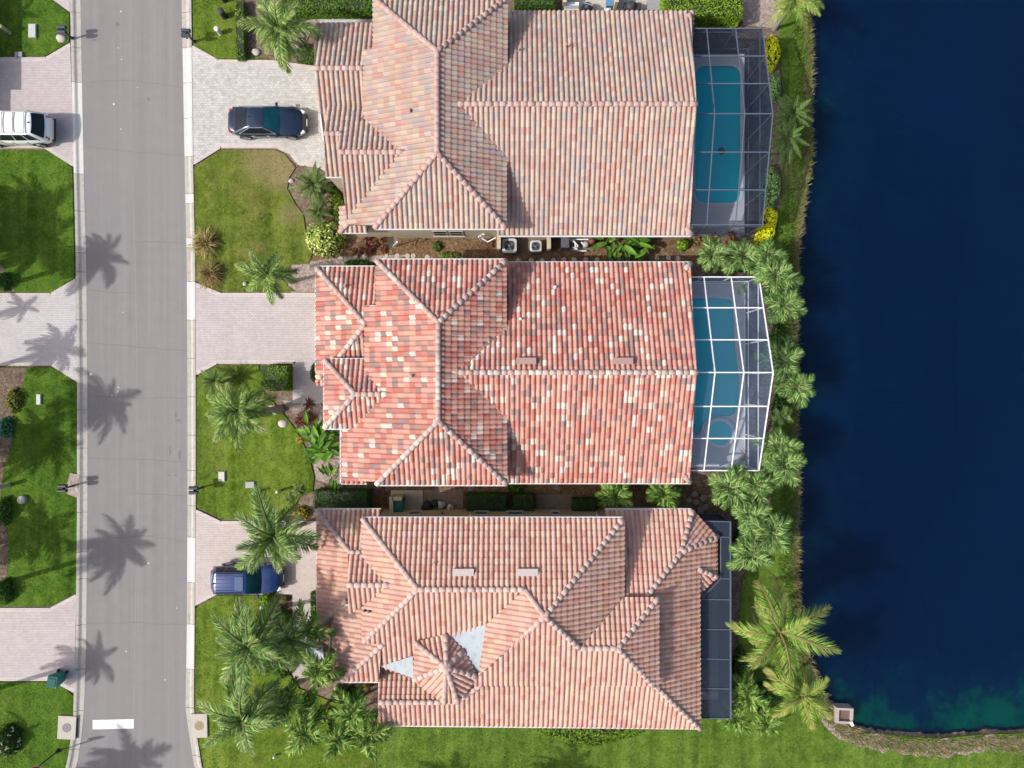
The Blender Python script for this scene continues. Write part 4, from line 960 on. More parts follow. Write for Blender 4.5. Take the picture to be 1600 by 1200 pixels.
# small things inside the cages
def pot_plant(label, px, py, z, cols, r=.3):
    root = thing('potted_plant', label, 'potted plant', P(px, py, 0) + Vector((0, 0, z))); p = P(px, py, 0) + Vector((0, 0, z))
    mb = MB(); mb.lathe(p, [(.14, 0), (.2, .3), (.22, .32), (.17, .31)], 12); mb.build('pot', M_COLT, root)
    rosette_into(root, p + Vector((0, 0, .3)), 26, r * 1.5, .05, cols, name='foliage')
# ================================================================ plants
def leaf_blade(mb, o, d, up, L, wd, droop, c, seg=3, vee=0.0):
    """strap leaf from o along d, bending down"""
    d = d.normalized(); side = d.cross(up); side = side.normalized() if side.length > 1e-4 else Vector((1, 0, 0)); pl = []; pr = []; pc = []
    for k in range(seg + 1):
        t = k / seg; q = o + d * (L * t) + Vector((0, 0, -droop * L * t * t)); w = wd * (math.sin(math.pi * min(.97, t * .82 + .15)))
        pl.append(q - side * w); pr.append(q + side * w)
    n = len(mb.v); mb.v += [tuple(x) for x in pl + pr]
    for k in range(seg):
        mb.f.append((n + k, n + seg + 1 + k, n + seg + 2 + k, n + k + 1)); mb.m.append(0); mb.c.append(c)
def vary(c, r, k=.2):
    c = (c[0] * 1.42, c[1] * 1.5, c[2] * 1.15)
    f = r.uniform(1 - k, 1 + k); return tuple(max(0, min(1, x * f * r.uniform(1 - k * .3, 1 + k * .3))) for x in c)
def rosette_into(root, p, n, L, wd, cols, lo=5, hi=80, droop=.5, name='foliage', seed=0, flat=1.0):
    r = random.Random(hash((round(p.x, 2), round(p.y, 2), seed)) & 0xffff); mb = MB()
    for k in range(n):
        a = r.uniform(0, 6.283); e = math.radians(r.uniform(lo, hi)); d = Vector((math.cos(a) * math.cos(e), math.sin(a) * math.cos(e), math.sin(e)))
        leaf_blade(mb, p + Vector((r.uniform(-.03, .03), r.uniform(-.03, .03), 0)), d, Vector((0, 0, 1)), L * r.uniform(.7, 1.15), wd, droop, vary(r.choice(cols), r))
    return mb.build(name, M_LEAF, root)
def rosette(name, label, cat, px, py, n, L, wd, cols, lo=5, hi=75, droop=.5, z=.05, group=None, clumps=1, spread=0.0):
    c = P(px, py, 0); root = thing(name, label, cat, (c.x, c.y, 0), group); r = random.Random(px * 7 + py)
    for k in range(clumps):
        q = c + Vector((r.uniform(-spread, spread), r.uniform(-spread, spread), z + L * .18 * r.random())); 
        rosette_into(root, q, n, L, wd, cols, lo, hi, droop, seed=k)
    mb = MB(); mb.tube([c + Vector((0, 0, -.02)), c + Vector((0, 0, .25))], [.06, .04], 6, col=(.12, .09, .06)); mb.build('stem', M_COL, root)
    return root
def shrub(name, label, cat, px, py, rx, ry, h, cols, shape='ball', n=None, ls=.11, rot=0.0, group=None, core=(.012, .02, .006), z0=0.0, gaps=0.0, blobs=None):
    """clipped or natural shrub: a dark twiggy core wrapped in many leaves; sizes in metres"""
    c = P(px, py, h * .5); c.z = z0; root = thing(name, label, cat, (c.x, c.y, z0), group); r = random.Random(int(px * 13 + py * 7))
    area = (4 * rx * ry + 2 * h * (rx + ry)) if shape == 'box' else 3.6 * (rx * ry + h * (rx + ry) / 2)
    n = n or int(min(8000, area * 1.15 / (ls * ls))); mb = MB(); R = Matrix.Rotation(rot, 3, 'Z')
    def lump(v): return 1 + .07 * math.sin(v.x * 5.1 + px) * math.cos(v.y * 4.3 + py) + .05 * math.sin(v.z * 7 + v.x * 3)
    for k in range(n):
        if shape == 'box':
            f = r.random() * (4 * rx * ry + 4 * h * (rx + ry))
            if f < 4 * rx * ry: q = Vector((r.uniform(-rx, rx), r.uniform(-ry, ry), h)); nn = Vector((0, 0, 1))
            elif r.random() < ry / (rx + ry): s = r.choice((-1, 1)); q = Vector((s * rx, r.uniform(-ry, ry), r.uniform(.05, h))); nn = Vector((s, 0, .3))
            else: s = r.choice((-1, 1)); q = Vector((r.uniform(-rx, rx), s * ry, r.uniform(.05, h))); nn = Vector((0, s, .3))
            e = .12; q.x = max(-rx, min(rx, q.x)) ; 
            q.z += .05 * math.sin(q.x * 3.1 + q.y * 2.3 + px) + .03 * math.sin(q.x * 9 + q.y * 7); d = max(abs(q.x) / rx, abs(q.y) / ry)
            if q.z > h * .9 and d > .9: q.z -= (d - .9) * h * .9
        else:
            v = Vector((r.gauss(0, 1), r.gauss(0, 1), abs(r.gauss(0, 1)))).normalized(); k_ = lump(v) * (r.uniform(.93, 1.03) if r.random() > gaps else r.uniform(.6, .9))
            q = Vector((v.x * rx * k_, v.y * ry * k_, v.z * h * .95 * k_ + .06)); nn = Vector((v.x / rx, v.y / ry, v.z / h)).normalized()
        d = (nn + Vector((r.uniform(-1, 1), r.uniform(-1, 1), r.uniform(-.6, 1))) * .75).normalized(); u = d.orthogonal().normalized(); u = Matrix.Rotation(r.uniform(0, 6.28), 3, d) @ u; w = d.cross(u)
        s = ls * r.uniform(.7, 1.3); q = R @ q + c; u = R @ u; w = R @ w
        cc = vary(r.choice(cols), r, .22)
        mb.face([q - u * s, q - w * s * .5, q + u * s, q + w * s * .5], 0, cc)
    o = mb.build('foliage', M_LEAF, root)
    cm = MB()
    if shape == 'box': cm.box(Vector((c.x, c.y, z0 + h * .48)), (2 * rx * .95, 2 * ry * .93, h * .92), rot, col=core)
    else:
        vs = []; nl, nr = 14, 6
        for i in range(nr + 1):
            e = math.pi / 2 * i / nr
            for k in range(nl):
                a = 2 * math.pi * k / nl; v = Vector((math.cos(a) * math.cos(e), math.sin(a) * math.cos(e), math.sin(e))); kk = lump(v) * .9
                vs.append(R @ Vector((v.x * rx * kk, v.y * ry * kk, v.z * h * .9 * kk)) + c)
        cm.mesh(vs, [(i * nl + k, i * nl + (k + 1) % nl, (i + 1) * nl + (k + 1) % nl, (i + 1) * nl + k) for i in range(nr) for k in range(nl)], 0, core)
    cm.build('twigs', M_COL, root)
    return root
# ---- palm fronds: a few meshes shared by every palm of a kind
def frond_mesh(seed, L, pairs, lw, ll, sag, cols, stalk=(.14, .17, .05), tipc=None, vee=.5, upc=None):
    r = random.Random(seed); mb = MB(); pts = []; N = 12
    bend = r.uniform(-.1, .1)
    for k in range(N + 1):
        t = k / N; pts.append(Vector((L * (t - .10 * t * t), L * bend * t * t, L * (.16 * t - sag * t * t))))
    mb.tube(pts, [.038 * (1 - .85 * k / N) + .006 for k in range(N + 1)], 5, 0, stalk)
    for k in range(pairs):
        t = .12 + .87 * k / (pairs - 1); f = t * N; i = min(N - 1, int(f)); p = pts[i].lerp(pts[i + 1], f - i); dx = (pts[i + 1] - pts[i]).normalized()
        sd = Vector((0, 0, 1)).cross(dx).normalized(); up = dx.cross(sd)
        l = ll * (math.sin(math.pi * min(1, .16 + t * .80)) ** .7) * r.uniform(.82, 1.1)
        for s in (-1, 1):
            if r.random() < .04: continue
            sw = .35 + .75 * t + r.uniform(-.14, .14); lift = vee * r.uniform(-.3, 1.6)
            d = (sd * s * math.cos(sw) + dx * math.sin(sw) + up * lift * .5).normalized()
            cc = vary(r.choice(cols), r, .24)
            if tipc and t > .7 and r.random() < .35: cc = vary(tipc, r)
            w = lw * (1 - .25 * t); q0 = p; q1 = p + d * l * .5; q2 = p + d * l + Vector((0, 0, -.42 * l)) + up * 0
            wn_ = d.cross(up).normalized() * w
            n = len(mb.v); mb.v += [tuple(x) for x in (q0 - wn_ * .5, q0 + wn_ * .5, q1 - wn_, q1 + wn_, q2)]
            mb.f += [(n, n + 1, n + 3, n + 2), (n + 2, n + 3, n + 4)]; mb.m += [0, 0]; mb.c += [cc, cc]
    return mb.data('frond', M_LEAF)
KINDS = {
 'queen': [frond_mesh(100 + i, 1.0, 46, .0125, .29, .34 + .13 * i, [(.085, .15, .035), (.12, .19, .055), (.06, .11, .025), (.24, .31, .12)], vee=.4, tipc=(.26, .25, .12)) for i in range(4)],
 'blue': [frond_mesh(200 + i, 1.0, 48, .0115, .28, .36 + .13 * i, [(.085, .15, .04), (.115, .185, .06), (.055, .11, .028), (.23, .30, .13)], vee=.5, tipc=(.20, .20, .12)) for i in range(4)],
 'coco': [frond_mesh(300 + i, 1.0, 46, .0105, .29, .40 + .15 * i, [(.12, .20, .035), (.17, .25, .055), (.08, .15, .025), (.24, .28, .09)], stalk=(.26, .23, .08), vee=.35, tipc=(.26, .22, .10)) for i in range(4)],
 'gold': [frond_mesh(350 + i, 1.0, 42, .012, .29, .42 + .14 * i, [(.11, .18, .03), (.15, .22, .045), (.08, .14, .02), (.22, .25, .08)], stalk=(.30, .26, .08), vee=.35, tipc=(.30, .22, .10)) for i in range(4)],
 'adonidia': [frond_mesh(400 + i, 1.0, 22, .036, .42, .42 + .12 * i, [(.06, .125, .02), (.09, .165, .035), (.04, .09, .013), (.21, .28, .08)], stalk=(.20, .22, .07), vee=.9) for i in range(4)],
 'bank': [frond_mesh(500 + i, 1.0, 26, .028, .44, .40 + .12 * i, [(.065, .125, .035), (.09, .155, .05), (.045, .095, .025), (.21, .29, .12)], stalk=(.30, .32, .14), vee=.9) for i in range(4)],
 'needle': [frond_mesh(600 + i, 1.0, 34, .010, .20, .30 + .1 * i, [(.06, .12, .03), (.09, .16, .045), (.04, .085, .02), (.14, .21, .07)], stalk=(.16, .18, .07), vee=.7) for i in range(4)],
}
for ms in KINDS.values():
    for m_ in ms: m_.name = 'frond'
DEAD = frond_mesh(900, 1.0, 26, .012, .2, .7, [(.22, .16, .10), (.30, .24, .17), (.16, .11, .07)], stalk=(.40, .36, .30))
def palm(kind, px, py, z, L, n, label, group=None, base=None, tr=.11, dead=0, seed=None, elo=-25, ehi=68, curve=0.0, shaft=False, name='palm_tree'):
    r = random.Random(seed if seed is not None else int(px * 31 + py * 17)); c = P(px, py, z); b = Vector((c.x, c.y, 0)) if base is None else P(*base, 0)
    root = thing(name, label, 'palm', (b.x, b.y, 0), group)
    mb = MB(); N = 9; pts = []; side = Vector((-(c - b).y, (c - b).x, 0)); 
    for k in range(N + 1):
        t = k / N; pts.append(b.lerp(c, t) + Vector((0, 0, -.03 * (k == 0))) + (Vector((math.sin(t * 3.14) * curve, math.cos(px) * math.sin(t * 3.14) * curve * .5, 0))))
    mb.tube(pts, [tr * (1.5 - .5 * min(1, t_ * 4)) * (1 - .25 * t_) * (1 + .06 * (i % 2)) for i, t_ in enumerate([k / N for k in range(N + 1)])], 9)
    mb.build('trunk', M_BARK, root)
    if shaft:
        mb = MB(); mb.tube([c - Vector((0, 0, .55)), c - Vector((0, 0, .3)), c + Vector((0, 0, .1))], [tr * .9, tr * 1.05, tr * .5], 9, col=(.13, .19, .05)); mb.build('crownshaft', M_COL, root)
    off = r.uniform(0, 6.28)
    for k in range(n + dead):
        isd = k >= n; t = (k % n) / max(1, n - 1); az = off + k * 2.399 + r.uniform(-.25, .25)
        e = math.radians(elo + (ehi - elo) * t ** 1.25 + r.uniform(-7, 7)) if not isd else math.radians(-50)
        s = L * r.uniform(.66, 1.1) * (.72 + .28 * math.cos(e)) 
        M = Matrix.Translation(c + Vector((0, 0, .05 * t))) @ Matrix.Rotation(az, 4, 'Z') @ Matrix.Rotation(-e, 4, 'Y') @ Matrix.Rotation(r.uniform(-.35, .35), 4, 'X') @ Matrix.Diagonal((s, s, s, 1))
        inst('frond', DEAD if isd else r.choice(KINDS[kind]), root, M)
    return root
# ---------------------------------------------------------------- palms in front of the houses
palm('queen', 437, 45, 4.6, 2.45, 22, 'tall feathery palm between the top hedge bed and the grey paved driveway', base=(470, 72), dead=0)
palm('queen', 418, 430, 4.2, 2.05, 14, 'thin crowned palm leaning over the north edge of the mauve driveway', base=(455, 440), elo=-35)
palm('queen', 372, 642, 3.8, 2.25, 24, 'stout dense palm in the lawn beside the clipped square shrub', base=(438, 640), tr=.2, elo=-18)
palm('blue', 428, 838, 5.2, 3.0, 19, 'palm whose fronds hang over the blue car in the rose driveway', base=(476, 818), elo=-28)
palm('blue', 392, 1008, 6.3, 2.8, 20, 'large bluish palm on the lawn south of the rose driveway', base=(435, 948), tr=.13, curve=.3)
palm('blue', 380, 1122, 6.0, 2.9, 16, 'large bluish palm reaching over the right storm drain slab', base=(450, 1075), dead=2, elo=-30)
palm('queen', 455, 1000, 5.0, 2.0, 14, 'palm between the entry path and the large bluish palm', base=(508, 970), curve=.2)
palm('adonidia', 500, 1047, 4.6, 1.75, 9, 'glossy palm with thick arching fronds beside the pale canvas', base=(516, 985), shaft=True, tr=.075, curve=.25)
palm('adonidia', 484, 982, 4.4, 1.5, 8, 'glossy palm leaning across the rose entry path', base=(520, 980), shaft=True, tr=.07, curve=.2)
palm('adonidia', 452, 1098, 4.0, 1.8, 10, 'dark glossy palm in the middle of the southern front bed', base=(500, 1070), shaft=True, tr=.075)
palm('adonidia', 478, 1142, 4.2, 1.75, 10, 'dark glossy palm at the south edge of the front bed, left of the white stake', base=(515, 1095), shaft=True, tr=.075)
palm('adonidia', 552, 1112, 4.0, 1.7, 10, 'glossy palm right against the southern villa, nearest its dark porch corner', base=(570, 1085), shaft=True, tr=.075)
palm('adonidia', 530, 1152, 4.0, 1.6, 9, 'glossy palm at the lawn edge below the southern villa porch', base=(550, 1110), shaft=True, tr=.075)
palm('adonidia', 575, 1150, 3.8, 1.5, 9, 'glossy palm by the lower left roof corner of the southern villa', base=(588, 1118), shaft=True, tr=.075)
palm('needle', 492, 290, 1.4, 1.6, 30, 'stiff rosette palm on the pale mulch west of the northern villa', tr=.16, elo=-12, ehi=80, name='sago_palm')
palm('needle', 497, 332, 1.0, 1.15, 22, 'smaller stiff rosette palm beside the round variegated shrub', tr=.14, elo=-12, ehi=80, name='sago_palm')
palm('needle', 337, 595, 1.0, 1.35, 28, 'stiff rosette palm at the kerb corner of the mauve driveway', tr=.15, elo=-12, ehi=80, name='sago_palm')
# ---------------------------------------------------------------- palms along the bank and between the houses
BG = 'small palms along the lake bank'
for px, py, L, lab in [
    (1112, 400, 1.45, 'bank palm nearest the north east corner tiles of the middle villa'), (1160, 402, 1.6, 'bank palm above the white cage, second from the house'), (1196, 402, 1.5, 'bank palm just below the southern yellow shrub'),
    (1212, 432, 1.6, 'bank palm at the north east corner of the white cage'), (1226, 478, 1.75, 'bank palm closest to the lake beside the upper white cage'), (1222, 566, 1.6, 'bank palm level with the ridge of the white cage'),
    (1246, 604, 1.75, 'bank palm that hangs out over the lake near the white cage ridge'), (1216, 698, 1.5, 'bank palm beside the spa end of the white cage, upper of two'), (1224, 726, 1.5, 'bank palm beside the spa end of the white cage, lower of two'),
    (1140, 762, 1.7, 'yellow flecked bank palm below the spa end of the white cage'), (1181, 757, 1.55, 'bank palm below the south east corner of the white cage'), (1172, 806, 1.65, 'bank palm between the white cage and the low dark lanai'),
    (1204, 832, 1.6, 'grey green bank palm nearest the water beside the low lanai'), (1174, 866, 1.6, 'bank palm beside the north end of the low dark lanai')]:
    palm('bank', px, py, 2.9 + (px % 5) * .12 - .3, L * (.82 + (py % 7) * .025), 14 + px % 5, lab, BG, tr=.07, shaft=True, dead=px % 2, elo=-20, ehi=62, name='bank_palm')
palm('adonidia', 962, 774, 2.0, 1.35, 14, 'left of the two palms in the gap south of the middle villa', tr=.08, elo=-12, name='bank_palm')
palm('adonidia', 1036, 772, 2.0, 1.4, 15, 'right of the two palms in the gap south of the middle villa', tr=.08, elo=-12, name='bank_palm')
palm('needle', 1237, 178, 2.2, 1.5, 26, 'dark needle palm at the gable tip of the dark framed cage', tr=.1, elo=-15, ehi=80, name='bank_palm')
palm('needle', 1228, 218, 2.2, 1.5, 26, 'dark needle palm below the gable tip of the dark framed cage', tr=.1, elo=-15, ehi=80, name='bank_palm')
palm('adonidia', 1166, 1086, 1.6, 1.35, 16, 'dark low palm beside the south end of the lanai', tr=.1, elo=-8, name='bank_palm')
palm('adonidia', 1150, 1120, 1.5, 1.3, 12, 'low palm at the lawn edge below the lanai corner', tr=.09, elo=-10, name='bank_palm')
palm('adonidia', 1196, 1128, 1.6, 1.2, 11, 'low palm in front of the golden coconut palm', tr=.09, elo=-10, name='bank_palm')
palm('bank', 1222, 652, 1.2, .8, 9, 'small yellowish palm shoot beside the white cage wall', tr=.05, elo=10, name='bank_palm')
palm('coco', 1216, 985, 6.4, 2.95, 20, 'big green coconut palm leaning over the lake below the lanai', base=(1190, 960), tr=.14, dead=3, elo=-38)
palm('gold', 1252, 1084, 5.2, 2.3, 17, 'golden coconut palm with dead fronds beside the concrete lake box', base=(1222, 1062), tr=.14, dead=3, elo=-38)
palm('coco', 1242, 2, 3.2, 1.75, 14, 'bright palm at the top edge of the lake bank', tr=.1)
# ---------------------------------------------------------------- palms across the street: their shadows cross the lawns and the road
def street_palm(sx, sy, z, label, L=2.8, n=24):
    g = P(sx, sy) ; sh = Vector((-TO_SUN.x, -TO_SUN.y, 0)) * (z / TO_SUN.z); b = g - sh
    px, py = 800 + b.x * SC * H / (H - z), 600 - b.y * SC * H / (H - z)
    palm('queen', px, py, z, L * .82, n, label, 'palms across the street', tr=.16, elo=-42, ehi=60)
street_palm(150, 404, 7.4, 'street palm that shades the road opposite the dry grass clump')
street_palm(158, 632, 7.6, 'street palm that shades the road opposite the square shrub', 2.9, 26)
street_palm(184, 858, 7.5, 'street palm that shades the road above the blue car level', 3.1, 26)
street_palm(140, 1032, 7.2, 'street palm that shades the road beside the green bin', 2.4)
street_palm(196, 1192, 7.6, 'street palm that shades the road below the stop line', 3.3, 26)
street_palm(90, 545, 5.0, 'street palm that shades the grey pink driveway', 2.4)
street_palm(50, 378, 4.6, 'street palm that shades the lawn above the grey pink driveway', 3.4, 32)
street_palm(60, 690, 4.6, 'street palm that shades the lawn below the grey pink driveway', 3.4, 32)
street_palm(50, 330, 4.4, 'street palm that shades the lawn below the white off-roader', 3.2, 30)
street_palm(60, 830, 5.0, 'street palm that shades the lawn beside the left mailbox', 3.2, 30)
street_palm(35, 480, 5.4, 'street palm that shades the north rim of the grey pink driveway', 1.7, 9)
street_palm(40, 1140, 3.0, 'street palm that shades the lawn by the left storm drain', 1.7, 12)
street_palm(30, 20, 4.2, 'street palm that shades the top left lawn', 2.0, 12)
street_palm(700, 1215, 6.0, 'palm south of the picture that shades the southern lawn', 2.8)
street_palm(880, 1205, 5.2, 'second palm south of the picture that shades the southern lawn', 2.6)
# ---------------------------------------------------------------- shrubs and hedges
GREEN = [(.045, .10, .012), (.07, .14, .02), (.03, .07, .008)]; DGREEN = [(.02, .055, .010), (.035, .08, .015), (.015, .04, .008)]; LIME = [(.12, .20, .012), (.17, .25, .02), (.08, .15, .01)]
YEL = [(.56, .52, .010), (.46, .45, .010), (.62, .57, .02), (.30, .32, .01)]; VAR = [(.38, .40, .14), (.50, .50, .24), (.28, .33, .07), (.10, .15, .02)]; VARG = [(.17, .27, .09), (.25, .35, .16), (.10, .18, .06)]
BURG = [(.09, .02, .025), (.15, .04, .04), (.05, .012, .018), (.12, .06, .04)]
shrub('variegated_shrub', 'big round cream and green variegated shrub at the corner of the northern villa', 'shrub', 505, 371, 1.28, 1.15, 1.5, VAR, ls=.10, gaps=.18)
shrub('square_shrub', 'clipped square green shrub in the corner of the mauve driveway', 'shrub', 432, 591, .88, .78, .95, [(.07, .145, .008), (.10, .185, .012), (.05, .11, .006)], 'box', ls=.07)
shrub('hedge', 'long dark hedge left of the trash enclosure between the middle and southern villas', 'hedge', 536, 779, 1.75, .58, 1.15, DGREEN, 'box', ls=.065)
shrub('hedge', 'dark hedge below the middle villa eave, right of the trash bags', 'hedge', 760, 783, 1.3, .5, 1.0, DGREEN, 'box', ls=.065)
shrub('hedge', 'short dark hedge piece right of the longer side yard hedge', 'hedge', 818, 783, .65, .48, .95, DGREEN, 'box', ls=.065)
shrub('hedge', 'dark hedge between the brown pavers and the gap palms', 'hedge', 912, 789, .75, .45, .95, DGREEN, 'box', ls=.065)
shrub('hedge', 'bright lime hedge block at the top of the northern villa by the cage', 'hedge', 1094, 12, 2.5, .95, 1.7, LIME, 'box', ls=.065)
shrub('hedge', 'mid green hedge behind the northern villa roof notch at the top edge', 'hedge', 835, 4, 1.3, .55, 1.3, GREEN, 'box', ls=.065)
shrub('hedge', 'green hedge along the top edge left of the northern villa', 'hedge', 515, 8, 3.0, .62, 1.2, [(.06, .13, .012), (.09, .17, .02), (.04, .09, .008)], 'box', ls=.065)
shrub('low_hedge', 'thin vertical hedge row between the top lawn and the palm bed', 'hedge', 377, 48, .26, 1.9, .6, [(.07, .13, .015), (.11, .17, .03), (.05, .09, .01)], 'box', ls=.07)
shrub('low_hedge', 'small green hedge patch against the garage roof north of the grey driveway', 'hedge', 478, 88, .55, .42, .5, GREEN, 'box', ls=.07)
shrub('semicircle_hedge', 'half round lime ground hedge peeping out below the southern villa', 'hedge', 922, 1126, 4.0, 1.5, .5, [(.08, .14, .010), (.12, .19, .018), (.055, .10, .008)], 'ball', ls=.08)
shrub('yellow_shrub', 'oval yellow shrub at the top right corner of the dark framed cage', 'shrub', 1208, 80, .48, 1.12, 1.0, [(.40, .39, .008), (.50, .47, .012), (.26, .29, .008)], ls=.085)
shrub('yellow_shrub', 'bright yellow curved shrub, upper lobe below the dark framed cage', 'shrub', 1204, 343, .52, .85, 1.0, YEL, ls=.075, rot=-.1)
shrub('yellow_shrub', 'bright yellow curved shrub, lower lobe next to the bank palms', 'shrub', 1197, 367, .58, .8, .95, YEL, ls=.075, rot=-.55)
shrub('grey_green_shrub', 'pale grey green clipped shrub at the lower right of the dark framed cage', 'shrub', 1206, 290, .62, 1.35, 1.1, VARG, ls=.08, gaps=.15)
shrub('grey_green_shrub', 'pale grey green shrub beside the upper yellow shrub', 'shrub', 1211, 135, .4, .85, .9, VARG, ls=.08, gaps=.2)
shrub('clipped_shrub', 'narrow dark clipped shrub against the garage of the middle villa', 'shrub', 490, 582, .22, .62, .8, DGREEN, ls=.07)
shrub('clipped_shrub', 'narrow green hedge strip between entry path and southern garage', 'hedge', 491, 945, .16, .85, .6, GREEN, 'box', ls=.07)
shrub('shrub', 'yellow green mound shrub under the large bluish palm by the blue car', 'shrub', 418, 938, .52, .55, .8, [(.08, .15, .012), (.13, .20, .02), (.05, .10, .01)], ls=.08)
shrub('shrub', 'dark green shrub beside the entry path south of the blue car', 'shrub', 441, 968, .6, .55, .8, GREEN, ls=.1, gaps=.3)
shrub('shrub', 'tiny brown green plant in the dark bed by the rose driveway corner', 'shrub', 444, 937, .3, .25, .4, [(.10, .10, .03), (.16, .13, .05)], ls=.07, gaps=.4)
shrub('shrub', 'loose dark shrub mass right of the large bluish palm', 'shrub', 438, 1030, 1.0, 1.3, 1.2, DGREEN + GREEN, ls=.12, gaps=.4)
shrub('shrub', 'loose green shrub against the wall of the dark porch corner', 'shrub', 540, 1088, 1.0, .5, .9, DGREEN + GREEN, ls=.12, gaps=.4)
shrub('shrub', 'yellow green shrub between the glossy palms on the southern front lawn', 'shrub', 505, 1118, .8, .6, .5, [(.10, .16, .02), (.16, .21, .03), (.06, .11, .01)], ls=.10, gaps=.3)
shrub('shrub', 'shrub with an orange flower under the glossy palm at the southern villa corner', 'shrub', 566, 1137, .6, .5, .6, [(.07, .12, .02), (.05, .09, .012), (.30, .12, .01)], ls=.09, gaps=.3)
shrub('shrub', 'green shrub under the middle villa eave beside the downpipe', 'shrub', 805, 762, .6, .3, .7, GREEN, ls=.09)
shrub('shrub', 'yellow and green croton beside the palm base in the rose driveway bed', 'shrub', 470, 802, .55, .45, .5, [(.30, .24, .02), (.16, .18, .02), (.08, .12, .015), (.28, .10, .02)], ls=.08, gaps=.4)
shrub('shrub', 'green and yellow shrub beside the rosette palms west of the northern villa', 'shrub', 525, 320, .5, .9, .9, [(.20, .24, .03), (.10, .16, .02), (.05, .10, .01)], ls=.09, gaps=.3)
shrub('shrub', 'dark green bush behind the rosette palm below the garage of the northern villa', 'shrub', 521, 292, .55, .5, .9, DGREEN + GREEN, ls=.1, gaps=.3)
shrub('shrub', 'small lime shrub in the mulch below the dark framed cage', 'shrub', 1068, 382, .38, .4, .7, LIME, ls=.09, gaps=.3)
shrub('shrub', 'green ground plants in the shaded gap left of the middle villa peak', 'shrub', 560, 412, 1.0, .28, .4, GREEN, ls=.1, gaps=.4)
shrub('shrub', 'small weed patch below the ground floor windows of the northern villa', 'shrub', 683, 385, .3, .35, .3, GREEN, ls=.08, gaps=.4)
shrub('shrub', 'yellowish weeds at the path between the northern and middle villas', 'shrub', 703, 400, .7, .3, .25, [(.15, .15, .03), (.08, .12, .02)], ls=.08, gaps=.4)
for x, y, rx, ry, h, lab in [(4, 925, .5, .8, 1.0, 'round bright shrub at the left edge above the lowest pink driveway'), (3, 800, .4, .9, 1.0, 'green shrub at the left edge beside the left bollards'), (2, 440, .4, .6, .9, 'dark shrub at the left edge above the grey pink driveway')]:
    shrub('edge_shrub', lab, 'shrub', x, y, rx, ry, h, GREEN, ls=.09)
shrub('flowering_shrub', 'pale flowered dark shrub at the left edge below the lowest driveway', 'shrub', 10, 1160, .8, 1.0, 1.0, DGREEN + [(.4, .45, .3)], ls=.12, gaps=.35)
shrub('flowering_shrub', 'blue flowered shrub at the left edge of the middle left lawn', 'shrub', 6, 668, .45, .7, .8, [(.04, .14, .05), (.05, .20, .28), (.03, .09, .02)], ls=.08, gaps=.3)
shrub('shrub', 'yellow green shrub in the bark bed at the left edge', 'shrub', 20, 625, .5, .8, .6, [(.16, .18, .02), (.08, .12, .02), (.12, .08, .03)], ls=.1, gaps=.35)
sheet('mulch_bed', [[(-60, 574), (44, 575), (34, 610), (22, 650), (20, 690), (8, 730), (0, 790), (-60, 800)]], .078, M_SOIL)
sheet('mulch_bed', [[(-60, 800), (8, 805), (15, 850), (12, 900), (0, 945), (-60, 945)]], .078, M_SOIL)
sheet('mulch_bed', [[(-60, 400), (4, 415), (20, 445), (24, 456), (-60, 456)]], .078, M_SOIL)
sheet('mulch_bed', [[(111, 738), (126, 742), (124, 778), (108, 772), (100, 764), (108, 752)]], .122, M_MULCH_P)
UND = DGREEN + [(.05, .10, .02)]
for x, y, rx, ry, lab in [(1150, 412, 1.2, .5, 'dark undergrowth along the north wall of the white framed cage'), (1207, 455, .5, .9, 'dark undergrowth below the bank palm at the north east corner of the white cage'), (1216, 525, .45, .8, 'dark undergrowth beside the upper half of the white cage wall'), (1218, 640, .45, 1.0, 'dark undergrowth beside the lower half of the white cage wall'),
    (1206, 712, .5, .8, 'dark undergrowth beneath the palms at the spa end of the white cage'), (1160, 782, 1.1, .6, 'dark undergrowth below the yellow flecked bank palm'), (1190, 812, .9, .8, 'dark undergrowth between the bank palms north of the lanai'), (1160, 850, .5, 1.1, 'dark undergrowth against the north end of the lanai screen'), (1158, 1045, .5, 1.3, 'dark undergrowth beside the lower half of the lanai screen'), (1195, 1085, 1.0, .7, 'dark undergrowth beneath the golden coconut palm')]:
    shrub('undergrowth', lab, 'undergrowth', x, y, rx, ry, .8, UND, ls=.11, gaps=.35)
# strap leaved plants
rosette('dry_grass_clump', 'dry tan ornamental grass clump at the kerb, upper part', 'grass clump', 325, 382, 190, 1.3, .018, [(.30, .20, .10), (.20, .13, .06), (.40, .31, .18), (.12, .15, .04), (.10, .06, .03)], 15, 85, .5, clumps=3, spread=.3)
rosette('dry_grass_clump', 'rust brown ornamental grass clump at the kerb, lower part', 'grass clump', 326, 424, 190, 1.25, .018, [(.20, .12, .07), (.26, .15, .09), (.14, .10, .05), (.10, .13, .03)], 15, 85, .5, clumps=3, spread=.3)
mb = MB(); c = P(320, 390); 
rosette('burgundy_plant', 'burgundy strap leaved plants beside the entry path of the middle villa', 'plant', 470, 646, 40, .55, .035, BURG, 10, 75, .45, clumps=6, spread=.75)
rosette('burgundy_plant', 'dark burgundy plants under the south west corner of the northern villa', 'plant', 572, 381, 40, .5, .035, BURG, 10, 75, .45, clumps=5, spread=.55)
rosette('burgundy_plant', 'burgundy plants with dry mulch under the satellite dish', 'plant', 592, 383, 34, .45, .03, BURG + [(.16, .10, .06)], 10, 75, .45, clumps=4, spread=.4)
rosette('burgundy_plant', 'brown red strap plants left of the air conditioner pad', 'plant', 762, 386, 34, .45, .03, [(.12, .05, .04), (.18, .09, .06)], 10, 75, .45, clumps=3, spread=.35)
